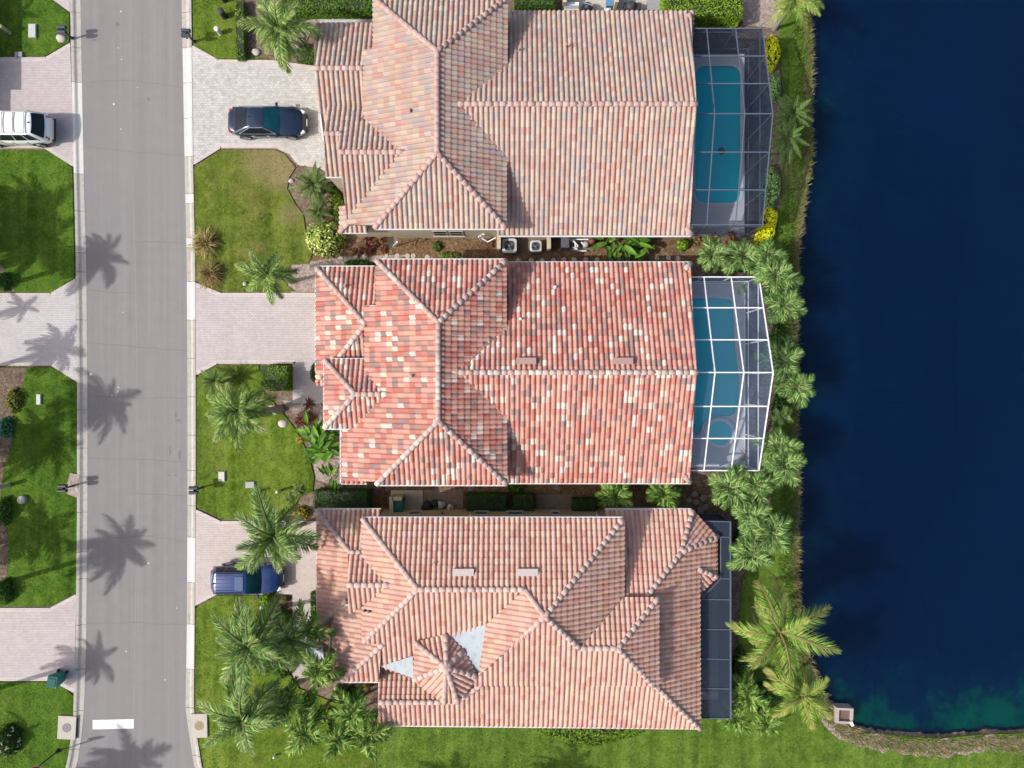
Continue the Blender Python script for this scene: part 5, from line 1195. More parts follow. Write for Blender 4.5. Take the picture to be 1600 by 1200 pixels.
rosette('bromeliad', 'bronze bromeliads beside the small lime shrub', 'plant', 1090, 378, 36, .45, .035, [(.16, .10, .05), (.22, .13, .07), (.10, .06, .04)], 15, 75, .4, clumps=3, spread=.3)
rosette('bromeliad', 'pale bronze bromeliad below the dark framed cage corner', 'plant', 1117, 374, 44, .5, .04, [(.30, .20, .11), (.22, .13, .07), (.16, .08, .05)], 15, 75, .4, clumps=2, spread=.15)
rosette('bromeliad', 'reddish bromeliads nearest the yellow shrub below the dark framed cage', 'plant', 1143, 374, 36, .45, .035, [(.20, .08, .05), (.14, .05, .04)], 15, 75, .4, clumps=3, spread=.3)
rosette('agave', 'grey agave rosette beside the palm trunk north of the mauve driveway', 'plant', 456, 425, 26, .45, .05, [(.14, .19, .12), (.18, .22, .15)], 15, 80, .2)
rosette('strap_plant', 'orange leaved plant on the mulch beside the big leaved plants', 'plant', 469, 687, 24, .35, .03, [(.40, .20, .03), (.28, .14, .03), (.12, .14, .02)], 15, 80, .4)
rosette('strap_plant', 'red leaved plant in the mulch behind the lime hedge', 'plant', 1148, 41, 24, .35, .03, [(.22, .04, .03), (.10, .08, .03)], 15, 80, .4, clumps=2, spread=.3)
rosette('strap_plant', 'green strap plant at the south bank edge of the lawn below hedge', 'plant', 460, 772, 50, .6, .02, [(.12, .16, .06), (.18, .20, .10), (.07, .11, .03)], 15, 80, .5, clumps=3, spread=.4)
# big leaved plants: each leaf is a part
def big_leaf_mesh(seed, col):
    r = random.Random(seed); mb = MB(); N = 5; vs = []
    for k in range(N + 1):
        t = k / N; w = .2 * math.sin(math.pi * min(.98, t * .9 + .08)) ** .8; z = .12 * t - .35 * t * t
        vs += [Vector((t, -w, z + .05)), Vector((t, -w * .5, z + .012)), Vector((t, 0, z - .01)), Vector((t, w * .5, z + .012)), Vector((t, w, z + .05))]
    for k in range(N):
        for j in range(4):
            mb.mesh([vs[k * 5 + j], vs[k * 5 + j + 1], vs[k * 5 + j + 6], vs[k * 5 + j + 5]], [(0, 1, 2, 3)], 0, vary(col, r, .15))
    return mb.data('leaf', M_LEAF)
BL = [big_leaf_mesh(i, c) for i, c in enumerate([(.045, .11, .012), (.07, .15, .02), (.10, .19, .03), (.035, .085, .012)])]
def big_leaf_plant(px, py, rx, ry, n, L, label):
    c = P(px, py); root = thing('big_leaf_plant', label, 'plant', (c.x, c.y, 0)); r = random.Random(px)
    st = MB()
    for k in range(n):
        o = c + Vector((r.uniform(-rx, rx), r.uniform(-ry, ry), 0)); a = r.uniform(0, 6.28); h = r.uniform(.5, 1.15); q = o + Vector((math.cos(a) * .2, math.sin(a) * .2, h))
        st.tube([o + Vector((0, 0, -.02)), q], [.02, .012], 5, col=(.08, .13, .03)); s = L * r.uniform(.75, 1.2)
        inst('leaf', r.choice(BL), root, Matrix.Translation(q) @ Matrix.Rotation(a, 4, 'Z') @ Matrix.Rotation(r.uniform(-.7, .15), 4, 'Y') @ Matrix.Rotation(r.uniform(-.3, .3), 4, 'X') @ Matrix.Diagonal((s, s * r.uniform(.7, 1.1), s, 1)))
    st.build('stems', M_COL, root)
big_leaf_plant(976, 384, 1.5, .35, 46, .95, 'bright big leaved plant filling the gap beside the pool equipment')
big_leaf_plant(503, 672, .55, .5, 22, .85, 'big leaved plant, northern clump at the front of the middle villa')
big_leaf_plant(508, 705, .65, .75, 30, .9, 'big leaved plant, southern clump at the front of the middle villa')
big_leaf_plant(524, 738, .35, .35, 12, .6, 'small big leaved plant at the south west corner of the middle villa')
pot_plant('green potted plant in the far corner of the white framed cage', 1160, 450, .09, [(.10, .15, .05), (.14, .18, .07)], .4)
pot_plant('brown potted plant on the deck beside the spa', 1160, 714, .09, [(.26, .20, .13), (.18, .13, .08)], .4)
# ================================================================ vehicles
def local(mb, name, mats, root, smooth=False, merge=False):
    o = mb.build(name, mats, None, smooth, merge); o.parent = root; return o
def paint(name, c, rough=.22, metal=.3):
    t = NT(name); f = t.noise(40, 2, t.pos()); return t.out(t.ramp(f, [(.3, tuple(x * .95 for x in c)), (.7, tuple(x * 1.05 for x in c))]), rough, metal, coat=.6, spec=.5)
M_TAIL = simple('tail_lamp_red', (.42, .015, .015), .2, vary=.05, coat=.5); M_HEAD = simple('head_lamp_clear', (.55, .57, .6), .15, vary=.05, coat=.5)
M_CHROME = simple('bright_trim', (.75, .75, .76), .18, metal=.9, vary=.03); M_RIM = simple('alloy_rim', (.5, .5, .52), .3, metal=.7, vary=.05)
def car(label, cx, cy, z_mid, rotz, L, Wd, Hh, st, cab, pm, name='parked_car', glassm=None, side_trim=None, cat='car', rails=False, sunroof=False, crossbars=False, ribs=0, rear_bumper=None, cy_off=0):
    """st: stations (x, half width, top z, bottom z); cab: rear base x, front base x, rear roof x, front roof x, base z, base half width, roof half width"""
    c = P(cx, cy, z_mid); root = thing(name, label, cat, (c.x, c.y, .10), None, rotz)
    sec = [(0, 1, .03), (.5, 1, .022), (.80, 1, -.004), (.93, 1, -.045), (.985, 1, -.12), (1.0, .55, 0), (.985, .22, 0), (.93, 0, .02), (.6, 0, 0), (0, 0, 0)]
    xs_ = [-L / 2 + L * (.5 - .5 * math.cos(math.pi * i / 26)) for i in range(27)]; key = st
    def ip(x, j):
        for a, b in zip(key, key[1:]):
            if a[0] <= x <= b[0]: return a[j] + (b[j] - a[j]) * (x - a[0]) / (b[0] - a[0])
        return key[0][j] if x < key[0][0] else key[-1][j]
    st = [(x, max(.34 * Wd, Wd / 2 * (1 - abs(2 * x / L) ** 5) ** (1 / 3.2)) if abs(x) < L / 2 - .001 else .30 * Wd, ip(x, 2), ip(x, 3)) for x in xs_]
    mb = MB(); vs = []; n = 0
    for x, w, zt, zb in st:
        ring = [(y * w, zb + (zt - zb) * f + d) for y, f, d in sec]
        full = ring + [(-y, z) for y, z in reversed(ring[1:-1])]
        n = len(full); vs += [(x, y, z) for y, z in full]
    fs = [(i * n + k, (i + 1) * n + k, (i + 1) * n + (k + 1) % n, i * n + (k + 1) % n) for i in range(len(st) - 1) for k in range(n)]
    fs += [tuple(range(n)), tuple((len(st) - 1) * n + k for k in range(n))[::-1]]
    mb.mesh(vs, fs); body = local(mb, 'body', pm, root, True, True)
    xr0, xf0, xr1, xf1, zb, wb, wt = cab
    def pt(side, s, t, off=0.0):
        """a point of the cabin: side, s in -1..1 along it, t 0..1 from belt to roof edge"""
        e = t ** .92 if t > 0 else t; xr = xr0 + (xr1 - xr0) * e; xf = xf0 + (xf1 - xf0) * e; w = wb + (wt - wb) * t; z = zb + (Hh - zb) * (1 - (1 - t) ** 1.35)
        if side == 'f': p = Vector((xf - .10 * s * s + off, s * w, z + off * .7 + .012 * (1 - s * s)))
        elif side == 'r': p = Vector((xr + .08 * s * s - off, s * w, z + off * .7 + .012 * (1 - s * s)))
        else:
            k = 1 if side == 'l' else -1; x = (xr + .08) + ((xf - .10) - (xr + .08)) * (s + 1) / 2
            p = Vector((x, k * (w + off + .02 * (1 - s * s)), z + off * .3))
        return p
    def patch(side, s0, s1, t0, t1, off, ns=8, nt=5):
        mb = MB(); vs = [pt(side, s0 + (s1 - s0) * i / ns, t0 + (t1 - t0) * j / nt, off) for j in range(nt + 1) for i in range(ns + 1)]
        mb.mesh(vs, [(j * (ns + 1) + i, j * (ns + 1) + i + 1, (j + 1) * (ns + 1) + i + 1, (j + 1) * (ns + 1) + i) for j in range(nt) for i in range(ns)]); return mb
    mb = MB()
    for sd in 'frlk':
        q = patch('x' if sd == 'k' else sd, -1, 1, -.06, 1, 0, 8, 5) if sd != 'k' else patch('k', -1, 1, -.06, 1, 0, 8, 5)
        mb.mesh(q.v, q.f)
    # roof skin
    vs = []; nx, ny = 10, 8
    for i in range(nx + 1):
        for j in range(ny + 1):
            s = -1 + 2 * j / ny; xr = xr1 + .08 * s * s; xf = xf1 - .10 * s * s; a = i / nx
            vs.append((xr + (xf - xr) * a, s * (wt + .02 * (1 - (2 * a - 1) ** 2) * abs(s)), Hh + .045 * (1 - s * s) * (1 - (2 * a - 1) ** 2) + .012 * (1 - s * s)))
    mb.mesh(vs, [(i * (ny + 1) + j, (i + 1) * (ny + 1) + j, (i + 1) * (ny + 1) + j + 1, i * (ny + 1) + j + 1) for i in range(nx) for j in range(ny)])
    local(mb, 'cabin', pm, root, True, True)
    local(patch('f', -.93, .93, .03, .93, .012), 'windscreen', glassm or M_TEAL_GLASS, root, True)
    local(patch('r', -.88, .88, .14, .90, .012), 'rear_window', M_GLASS, root, True)
    for k in 'lk':
        spans = [(-.86, -.42), (-.36, .12), (.17, .80)] if rails else [(-.72, .08), (.12, .82)]
        for a, b in spans:
            local(patch(k, a, b, .12, .88, .012), 'side_window', M_GLASS, root, True)
        if side_trim:
            m_ = MB(); lo = [pt(k, -.80 + 1.68 * i / 10, .07, .02) for i in range(11)]; hi = [pt(k, .88 - 1.68 * i / 10, .94, .02) for i in range(11)]
            m_.tube(lo + hi + lo[:1], .018, 5); local(m_, 'window_trim', side_trim, root)
    wr = .34 if not rails else .37
    for x in (L * .305, -L * .29):
        for s in (1, -1):
            m_ = MB(); y0, y1 = s * (Wd / 2 - .21), s * (Wd / 2 + .008)
            pr = [(.2, y0), (wr - .03, y0), (wr, y0 + s * .03), (wr, y1 - s * .03), (wr - .05, y1), (.22, y1 - s * .02)]; vs = []
            for r, y in pr:
                for k in range(20): a = k * .31416; vs.append((x + r * math.cos(a), y, wr + r * math.sin(a)))
            m_.mesh(vs, [(i * 20 + k, i * 20 + (k + 1) % 20, (i + 1) * 20 + (k + 1) % 20, (i + 1) * 20 + k) for i in range(len(pr) - 1) for k in range(20)])
            wh = local(m_, 'wheel', M_RUBBER, root, False, True)
            m_ = MB()
            for q in range(5):
                a = q * 1.2566; m_.beam((x, y1 - s * .015, wr), (x + .23 * math.cos(a), y1 - s * .015, wr + .23 * math.sin(a)), .03, .07)
            m_.tube([(x, y1 - s * .06, wr), (x, y1 - s * .01, wr)], .06, 8)
            m_.tube([(x + .235 * math.cos(k * .3927), y1 - s * .02, wr + .235 * math.sin(k * .3927)) for k in range(17)], .018, 5)
            local(m_, 'rim', M_RIM, wh)
            m_ = MB(); m_.tube([(x + (wr + .035) * math.cos(a * .2244), s * (Wd / 2 - .012), wr + (wr + .035) * math.sin(a * .2244)) for a in range(0, 15)], .035, 6); local(m_, 'wheel_arch', M_DARK, root)
    for s in (1, -1):
        m_ = MB(); m_.box((xf0 - .28, s * (wb + .13), zb + .10), (.16, .22, .13), 0, taper=.8); m_.beam((xf0 - .28, s * wb * .96, zb + .05), (xf0 - .28, s * (wb + .1), zb + .08), .06, .04); local(m_, 'mirror', pm, root)
        m_ = MB(); m_.box((L * .455, s * Wd * .345, ip(L * .455, 2) - .075), (.34, .22, .12), -s * .55, taper=.8); local(m_, 'headlight', M_HEAD, root)
        m_ = MB(); m_.box((-L * .455, s * Wd * .345, ip(-L * .46, 2) - (.12 if rails else .09)), (.20, .20, .28 if rails else .12), s * .5, taper=.85); local(m_, 'tail_light', M_TAIL, root)
        for xx in (L * .02, -L * .17):
            m_ = MB(); m_.box((xx, s * (Wd / 2 + .012), zb - .12), (.2, .035, .04)); local(m_, 'door_handle', side_trim or pm, root)
        for xx in (xf0 - .2, L * -.01, -L * .2):
            m_ = MB(); m_.beam((xx, s * (Wd / 2 + .0), zb - .05), (xx, s * (Wd / 2 + .002), .36), .012, .012); local(m_, 'door_seam', M_DARK, root)
        if rails:
            m_ = MB(); m_.tube([(xr1 + .2, s * wt * .92, Hh + .0), (xr1 + .25, s * wt * .92, Hh + .07), (xf1 - .35, s * wt * .92, Hh + .07), (xf1 - .25, s * wt * .92, Hh + .0)], .022, 6); local(m_, 'roof_rail', side_trim or M_DARK, root)
    m_ = MB(); m_.box((st[-1][0] - .02, 0, .42), (.12, Wd * .62, .22), taper=.9); local(m_, 'grille', M_DARK, root)
    m_ = MB(); m_.box((st[-1][0] + .03, 0, .50), (.03, .46, .1)); local(m_, 'number_plate', M_WHITE, root)
    m_ = MB(); m_.box((st[0][0] - .02, 0, .56), (.03, .46, .1)); local(m_, 'number_plate', M_WHITE, root)
    m_ = MB(); m_.tube([(xf0 - .05, -wb * .5, zb + .03), (xf0 - .12, wb * .3, zb + .06)], .012, 4); m_.tube([(xf0 - .05, wb * .05, zb + .03), (xf0 - .12, wb * .8, zb + .06)], .012, 4); local(m_, 'wiper', M_DARK, root)
    if sunroof:
        m_ = MB(); m_.box((xf1 - .42, 0, Hh + .062), (.52, .84, .02)); local(m_, 'sunroof', simple('sunroof_glass', (.05, .09, .17), .1, coat=.4), root)
    for k in range(ribs):
        m_ = MB(); m_.beam((xr1 + .15, -wt * .7 + 1.4 * wt * k / (ribs - 1), Hh + .055), (xf1 - .8, -wt * .7 + 1.4 * wt * k / (ribs - 1), Hh + .060), .03, .02); local(m_, 'roof_rib', pm, root)
    if crossbars:
        for xx in (xr1 + .35, xr1 + 1.05, xf1 - .35):
            m_ = MB(); m_.beam((xx, -wt * .92, Hh + .10), (xx, wt * .92, Hh + .10), .07, .03); local(m_, 'roof_bar', M_METAL, root)
    if rear_bumper:
        m_ = MB(); m_.box((st[0][0] + .03, 0, .58), (.22, Wd * .78, .10), taper=.92); local(m_, 'bumper_step', rear_bumper, root)
        m_ = MB(); m_.box((st[0][0] + .12, 0, .82), (.05, .5, .07)); local(m_, 'tailgate_handle', M_DARK, root)
    m_ = MB(); m_.tube([(xr1 + .12, 0, Hh + .04), (xr1 + .0, 0, Hh + .13)], [.05, .02], 6); local(m_, 'antenna', M_DARK, root)
    return root
PB = paint('deep_blue_metallic', (.010, .022, .048)); PU = paint('royal_blue_paint', (.014, .038, .13), .25); PW = paint('white_car_paint', (.72, .72, .70), .25, 0)
car('dark navy fastback car with bright window trim on the grey paved driveway', 417, 190, .8, 0, 4.95, 1.9, 1.40,
    [(-2.47, .55, .70, .42), (-2.43, .76, .84, .30), (-2.30, .88, .93, .24), (-1.7, .945, .97, .2), (-.8, .95, .95, .19), (.5, .95, .93, .19), (1.0, .95, .93, .19), (1.5, .94, .88, .2), (1.95, .92, .80, .2), (2.25, .85, .70, .22), (2.40, .72, .60, .25), (2.47, .5, .52, .3)],
    (-2.15, 1.0, -.95, .05, .90, .87, .60), PB, name='parked_car', side_trim=M_CHROME)
car('royal blue compact off-roader with sunroof under the palm fronds on the rose driveway', 386, 905, .85, 0, 4.45, 1.82, 1.66,
    [(-2.22, .70, .95, .45), (-2.2, .82, 1.0, .32), (-2.05, .89, 1.04, .27), (-1.5, .91, 1.03, .25), (-.5, .91, 1.0, .24), (.6, .91, .98, .24), (1.1, .905, .98, .24), (1.6, .89, .93, .26), (1.95, .85, .85, .27), (2.12, .76, .72, .3), (2.22, .55, .6, .34)],
    (-2.12, 1.05, -1.80, .28, .98, .86, .66), PU, name='parked_car', sunroof=True, ribs=5, rails=True)
car('white off-roader with roof bars and red tail lamps on the pink driveway across the street', 22, 201, .9, math.pi, 4.85, 1.9, 1.78,
    [(-2.42, .75, 1.0, .5), (-2.38, .86, 1.06, .36), (-2.2, .93, 1.1, .3), (-1.5, .95, 1.1, .28), (-.4, .95, 1.08, .28), (.7, .95, 1.06, .28), (1.2, .95, 1.06, .28), (1.7, .93, 1.0, .3), (2.1, .9, .92, .32), (2.3, .8, .8, .36), (2.42, .6, .66, .4)],
    (-2.32, 1.15, -1.72, .35, 1.06, .89, .69), PW, name='parked_car', rails=True, crossbars=True, rear_bumper=M_DARK, side_trim=M_METAL)
# ================================================================ street furniture and small things
def mailbox(px, py, label, flip=1):
    c = P(px, py, 1.12); root = thing('mailbox', label, 'mailbox', (c.x, c.y, 0)); x, y = c.x, c.y
    mb = MB(); mb.box((x, y, .52), (.10, .10, 1.06)); mb.box((x, y, .06), (.2, .2, .14)); mb.box((x, y, 1.0), (.12, .56, .07)); mb.lathe((x, y, 1.05), [(.05, 0), (.07, .06), (.02, .14)], 8); mb.build('post', M_DARK, root)
    for s in (-1, 1):
        m_ = MB(); n = 9; vs = []
        prof = [(-.11, .0)] + [(.11 * math.cos(math.pi - math.pi * k / (n - 1)), .14 + .11 * math.sin(math.pi * k / (n - 1))) for k in range(n)] + [(.11, .0)]
        m = len(prof)
        for xx in (-.26, .26): vs += [(x + xx, y + s * .15 + a, 1.04 + b) for a, b in prof]
        m_.mesh(vs, [(k, k + 1, m + k + 1, m + k) for k in range(m - 1)] + [tuple(range(m))[::-1], tuple(range(m, 2 * m))]); b_ = m_.build('box', simple('mailbox_paint', (.03, .04, .055), .3, coat=.3), root)
        m_ = MB(); m_.box((x + .27 * flip, y + s * .15, 1.15), (.02, .2, .2)); m_.build('door', M_DARK, b_)
        m_ = MB(); m_.box((x + .1 * flip, y + s * .275, 1.24), (.03, .012, .16)); m_.build('flag', M_TAIL, b_)
mailbox(97, 47, 'twin black mailbox on the top left lawn across the street', 1); mailbox(98, 763, 'twin black mailbox on the middle left lawn across the street', 1)
mailbox(291, 52, 'twin black mailbox at the kerb by the grey paved driveway', -1); mailbox(303, 766, 'twin black mailbox at the kerb by the rose driveway', -1)
def bollard(name, label, px, py, h, r, c, capc, cat='bollard'):
    b = P(px, py); root = thing(name, label, cat, (b.x, b.y, 0))
    m_ = MB(); m_.lathe((b.x, b.y, 0), [(r * 1.15, .02), (r * 1.1, .12), (r, .14), (r, h * .9)], 12, col=c); m_.build('shaft', M_COL, root)
    m_ = MB(); m_.lathe((b.x, b.y, h * .9), [(r * 1.1, 0), (r * 1.15, .05), (r * .8, .1), (r * .2, .13)], 12, col=capc); m_.build('cap', M_COL, root)
bollard('bollard_light', 'yellowish bollard light on the top left lawn', 17, 52, .95, .11, (.36, .33, .2), (.5, .45, .25)); bollard('bollard_light', 'grey bollard light on the middle left lawn beside a concrete cap', 15, 758, 1.1, .13, (.35, .34, .28), (.55, .52, .42))
bollard('bollard_light', 'left of two grey green bollards on the lawn above the rose driveway', 403, 768, .8, .10, (.25, .28, .2), (.3, .36, .26)); bollard('bollard_light', 'white topped right bollard on the lawn above the rose driveway', 439, 766, .8, .08, (.42, .42, .40), (.72, .71, .66))
bollard('bollard_light', 'white topped bollard on the top lawn beside the kerb mailbox', 345, 53, .7, .14, (.55, .54, .5), (.72, .71, .68)); bollard('garden_stake', 'short white stake on the lawn south of the glossy palms', 431, 1179, .35, .07, (.6, .6, .6), (.78, .78, .78), 'stake')
bollard('garden_lamp', 'pale round lamp in the dark porch corner of the southern villa', 528, 1071, .5, .12, (.3, .28, .24), (.55, .5, .4), 'lamp'); bollard('garden_lamp', 'golden round lamp in the dark porch corner of the southern villa', 574, 1071, .5, .15, (.35, .26, .08), (.5, .36, .1), 'lamp')
bollard('round_black_post', 'black round post lamp at the very top edge of the top lawn', 352, 2, .8, .17, (.02, .02, .025), (.03, .03, .04), 'lamp'); bollard('round_black_post', 'black round post lamp on the top lawn, lower of two', 352, 27, .8, .19, (.02, .02, .025), (.03, .03, .04), 'lamp')
bollard('concrete_cap', 'low round concrete cap on the middle left lawn', 38, 780, .28, .23, (.33, .31, .27), (.36, .34, .3), 'utility cover')
bollard('garden_lamp', 'round pale spot at the lawn beside the overhanging palm', 384, 444, .15, .12, (.3, .33, .28), (.36, .4, .33), 'lamp')
def lid(label, px, py, w, d, c, h=.14):
    b = P(px, py); root = thing('utility_box', label, 'utility box', (b.x, b.y, 0)); m_ = MB(); m_.box((b.x, b.y, h / 2 + .03), (w / SC + .05, d / SC + .05, h), col=tuple(x * .8 for x in c)); m_.build('body', M_COL, root)
    m_ = MB(); m_.box((b.x, b.y, h + .045), (w / SC, d / SC, .035), col=c); m_.build('cover', M_COL, root)
lid('pale green utility box lid on the top left lawn', 53, 50, 11, 20, (.44, .48, .43)); lid('narrow white utility lid on the middle left lawn', 63, 624, 6, 15, (.48, .50, .47)); lid('small white utility box on the lawn beside the kerb mailbox', 348, 744, 9, 14, (.48, .47, .43))
lid('grey utility vault cover between mailbox and bollards', 392, 757, 13, 9, (.30, .31, .31)); lid('grey meter lid at the edge of the top pink driveway', 32, 87, 11, 7, (.24, .25, .26))
def bin_(label, px, py, rz, opened, c=(.01, .17, .14)):
    b = P(px, py); z0 = .1; root = thing('wheelie_bin', label, 'trash bin', (b.x, b.y, z0), None, rz)
    m_ = MB(); vs = []
    for z, w, d in ((.06, .24, .27), (.95, .31, .36), (.97, .33, .38), (1.0, .33, .38)):
        vs += [(-w, -d, z), (w, -d, z), (w, d, z), (-w, d, z)]
    m_.mesh(vs, [(i * 4 + k, i * 4 + (k + 1) % 4, i * 4 + 4 + (k + 1) % 4, i * 4 + 4 + k) for i in range(3) for k in range(4)] + [(3, 2, 1, 0)] + ([] if opened else [(12, 13, 14, 15)])); mt = simple('bin_plastic', c, .45, vary=.08)
    local(m_, 'body', mt, root)
    m_ = MB()
    if opened: m_.beam((-.0, .40, .98), (0, .72, .35), .66, .03)
    else:
        m_.box((0, 0, 1.03), (.70, .80, .05), taper=.9); m_.box((0, -.02, 1.065), (.5, .55, .04), taper=.85)
    local(m_, 'lid', mt, root)
    for s in (-1, 1):
        m_ = MB(); m_.tube([(s * .24, .3, .12), (s * .31, .3, .12)], .12, 12); local(m_, 'wheel', M_RUBBER, root)
    m_ = MB(); m_.tube([(-.28, .42, .93), (.28, .42, .93)], .02, 6); local(m_, 'handle', M_DARK, root)
bin_('teal wheeled trash bin at the lower edge of the lowest pink driveway', 100, 1054, -.15, False); bin_('teal wheeled trash bin inside the small beige enclosure', 626, 786, .02, False, (.008, .13, .10))
def low_wall(label, segs, h=1.25, m=None):
    b = P(*segs[0][0]); root = thing('enclosure_wall', label, 'wall', (b.x, b.y, 0)); mb = MB(); cp = MB()
    for a, c in segs:
        p, q = P(*a), P(*c); mb.beam((p.x, p.y, h / 2), (q.x, q.y, h / 2), .18, h) if False else mb.prism([(min(p.x, q.x) - .09, min(p.y, q.y) - .09), (max(p.x, q.x) + .09, min(p.y, q.y) - .09), (max(p.x, q.x) + .09, max(p.y, q.y) + .09), (min(p.x, q.x) - .09, max(p.y, q.y) + .09)], 0, h)
        cp.prism([(min(p.x, q.x) - .12, min(p.y, q.y) - .12), (max(p.x, q.x) + .12, min(p.y, q.y) - .12), (max(p.x, q.x) + .12, max(p.y, q.y) + .12), (min(p.x, q.x) - .12, max(p.y, q.y) + .12)], h, h + .06)
    mb.build('masonry', M_WALL, root); cp.build('coping', simple('cream_coping', (.46, .39, .27), .8), root)
low_wall('L shaped beige enclosure wall around the shaded trash bin', [((617, 774), (617, 796)), ((621, 774), (630, 774))]); low_wall('left cream stub wall beside the larger air conditioner', [((780, 374), (780, 392))]); low_wall('right cream stub wall beside the smaller air conditioner', [((856, 374), (856, 392))])
low_wall('cream stub wall at the top edge left of the white tank', [((880, -12), (880, 18))]); low_wall('cream stub wall at the top edge right of the blue item', [((959, -12), (959, 18))])
def ac(label, px, py, w):
    b = P(px, py, .8); root = thing('air_conditioner', label, 'air conditioner', (b.x, b.y, .08)); x, y, z = b.x, b.y, .08
    m_ = MB(); q = rounded(x - w / 2, y - w / 2, x + w / 2, y + w / 2, .16, 4); m_.prism([(p.x, p.y) for p in q], z, z + .72); m_.build('cabinet', simple('louvre_grey', (.12, .12, .125), .5), root)
    m_ = MB(); n = len(q); inner = [Vector((x + .40 * w * math.cos(math.atan2(p.y - y, p.x - x)), y + .40 * w * math.sin(math.atan2(p.y - y, p.x - x)), 0)) for p in q]
    m_.mesh([(p.x, p.y, z + .74) for p in q] + [(p.x, p.y, z + .76) for p in inner] + [(p.x, p.y, z + .60) for p in inner] + [(p.x, p.y, z + .70) for p in q], [(i, (i + 1) % n, n + (i + 1) % n, n + i) for i in range(n)] + [(n + i, n + (i + 1) % n, 2 * n + (i + 1) % n, 2 * n + i) for i in range(n)] + [(3 * n + i, 3 * n + (i + 1) % n, (i + 1) % n, i) for i in range(n)]); m_.build('top_cover', simple('pale_grey_cover', (.50, .51, .50), .5), root)
    m_ = MB(); m_.lathe((x, y, z + .722), [(.395 * w, 0), (.39 * w, .006)], 20); m_.build('fan_well', M_DARK, root)
    for k in range(3):
        m_ = MB(); a = k * 2.094 + .6; m_.mesh([(x + r * math.cos(a + d), y + r * math.sin(a + d), z + .75 + h) for r, d, h in ((.06, -.3, 0), (.33 * w, -.35, .03), (.33 * w, .45, -.0), (.06, .4, 0))], [(0, 1, 2, 3)]); m_.build('fan_blade', simple('fan_grey', (.16, .18, .20), .35, metal=.4), root)
    m_ = MB(); m_.lathe((x, y, z + .74), [(.09, 0), (.09, .05), (.03, .07)], 10)
    for r in (.15, .25, .35): m_.tube([(x + r * w * math.cos(k * .2618), y + r * w * math.sin(k * .2618), z + .79) for k in range(25)], .006, 4)
    for k in range(6): m_.beam((x, y, z + .79), (x + .4 * w * math.cos(k * 1.047), y + .4 * w * math.sin(k * 1.047), z + .775), .012, .01)
    m_.build('fan_guard', simple('guard_wire', (.10, .10, .11), .5), root)
ac('larger round cornered air conditioner on the stained pad', 796, 384, .92); ac('smaller round cornered air conditioner on the stained pad', 837, 385, .74)
# pool equipment beside the northern villa
b = P(881, 384); root = thing('pool_heater', 'dark grey pool heater box beside white pipes', 'pool heater', (b.x, b.y, .08)); m_ = MB(); m_.box((b.x, b.y, .55), (.52, .66, .9)); m_.build('cabinet', simple('heater_dark', (.04, .042, .06), .5), root); m_ = MB(); m_.box((b.x, b.y, 1.02), (.5, .62, .05), col=(.09, .09, .12)); m_.box((b.x + .02, b.y - .22, 1.06), (.2, .1, .05), col=(.1, .1, .14)); m_.build('lid', M_COL, root)
b = P(905, 382); root = thing('pipework', 'white pool pipework between heater and filter', 'pipes', (b.x, b.y, .08))
for pts in ([(889, 373, .6), (898, 380, .6), (902, 391, .4)], [(893, 374, .5), (926, 374, .5)], [(899, 378, .7), (899, 388, .7), (894, 386, .4)], [(902, 392, .3), (916, 392, .3)], [(908, 378, .6), (914, 384, .6)], [(896, 376, .8), (903, 384, .8), (899, 390, .2)]):
    m_ = MB(); m_.tube([P(x, y, z) for x, y, z in pts], .045, 7); m_.build('pipe', M_WHITE, root)
m_ = MB(); m_.lathe(P(914, 384, .1), [(.16, 0), (.2, .2), (.2, .5), (.1, .6)], 12); m_.build('pump', simple('pump_grey', (.35, .36, .37), .5), root)
b = P(923, 379); root = thing('filter_tank', 'copper brown filter tank at the end of the pool pipework', 'tank', (b.x, b.y, .08)); m_ = MB(); m_.lathe((b.x, b.y, .08), [(.2, 0), (.24, .1), (.24, .7), (.15, .85), (.04, .9)], 14, col=(.16, .06, .035)); m_.build('vessel', M_COL, root); m_ = MB(); m_.tube([(b.x - .2, b.y, .98), (b.x + .2, b.y, .98)], .03, 6); m_.build('valve', M_DARK, root)
# equipment at the top edge
b = P(893, 11, .6); root = thing('water_softener', 'white box tank at the top edge behind the northern villa', 'tank', (b.x, b.y, .06)); m_ = MB(); m_.box((b.x, b.y, .4), (.96, .5, .68), taper=.96); m_.build('case', M_WHITE, root); m_ = MB(); m_.box((b.x, b.y - .1, .76), (.9, .22, .05)); m_.build('lid', M_METAL, root)
b = P(918, 12, .5); root = thing('pool_filter', 'black round pool filter at the top edge next to the white tank', 'pool filter', (b.x, b.y, .06)); m_ = MB(); m_.lathe((b.x, b.y, .06), [(.25, 0), (.36, .25), (.36, .5), (.22, .72), (.06, .8)], 16); m_.build('vessel', simple('filter_black', (.02, .025, .035), .2, coat=.4), root); m_ = MB(); m_.tube([(b.x - .3, b.y + .1, .9), (b.x + .3, b.y - .05, .85)], .04, 6); m_.build('valve', M_METAL, root)
b = P(947, 16, .4); root = thing('pool_pump', 'grey and white pump under the roof edge at the top', 'pump', (b.x, b.y, .06)); m_ = MB(); m_.box((b.x - .35, b.y, .25), (.3, .3, .3), col=(.10, .11, .12)); m_.box((b.x + .1, b.y, .22), (.42, .34, .3), col=(.5, .5, .5)); m_.build('motor', M_COL, root); m_ = MB(); m_.tube([(b.x + .1, b.y, .36), (b.x + .1, b.y, .46)], .09, 10, col=(.7, .7, .7)); m_.build('cap', M_COL, root)
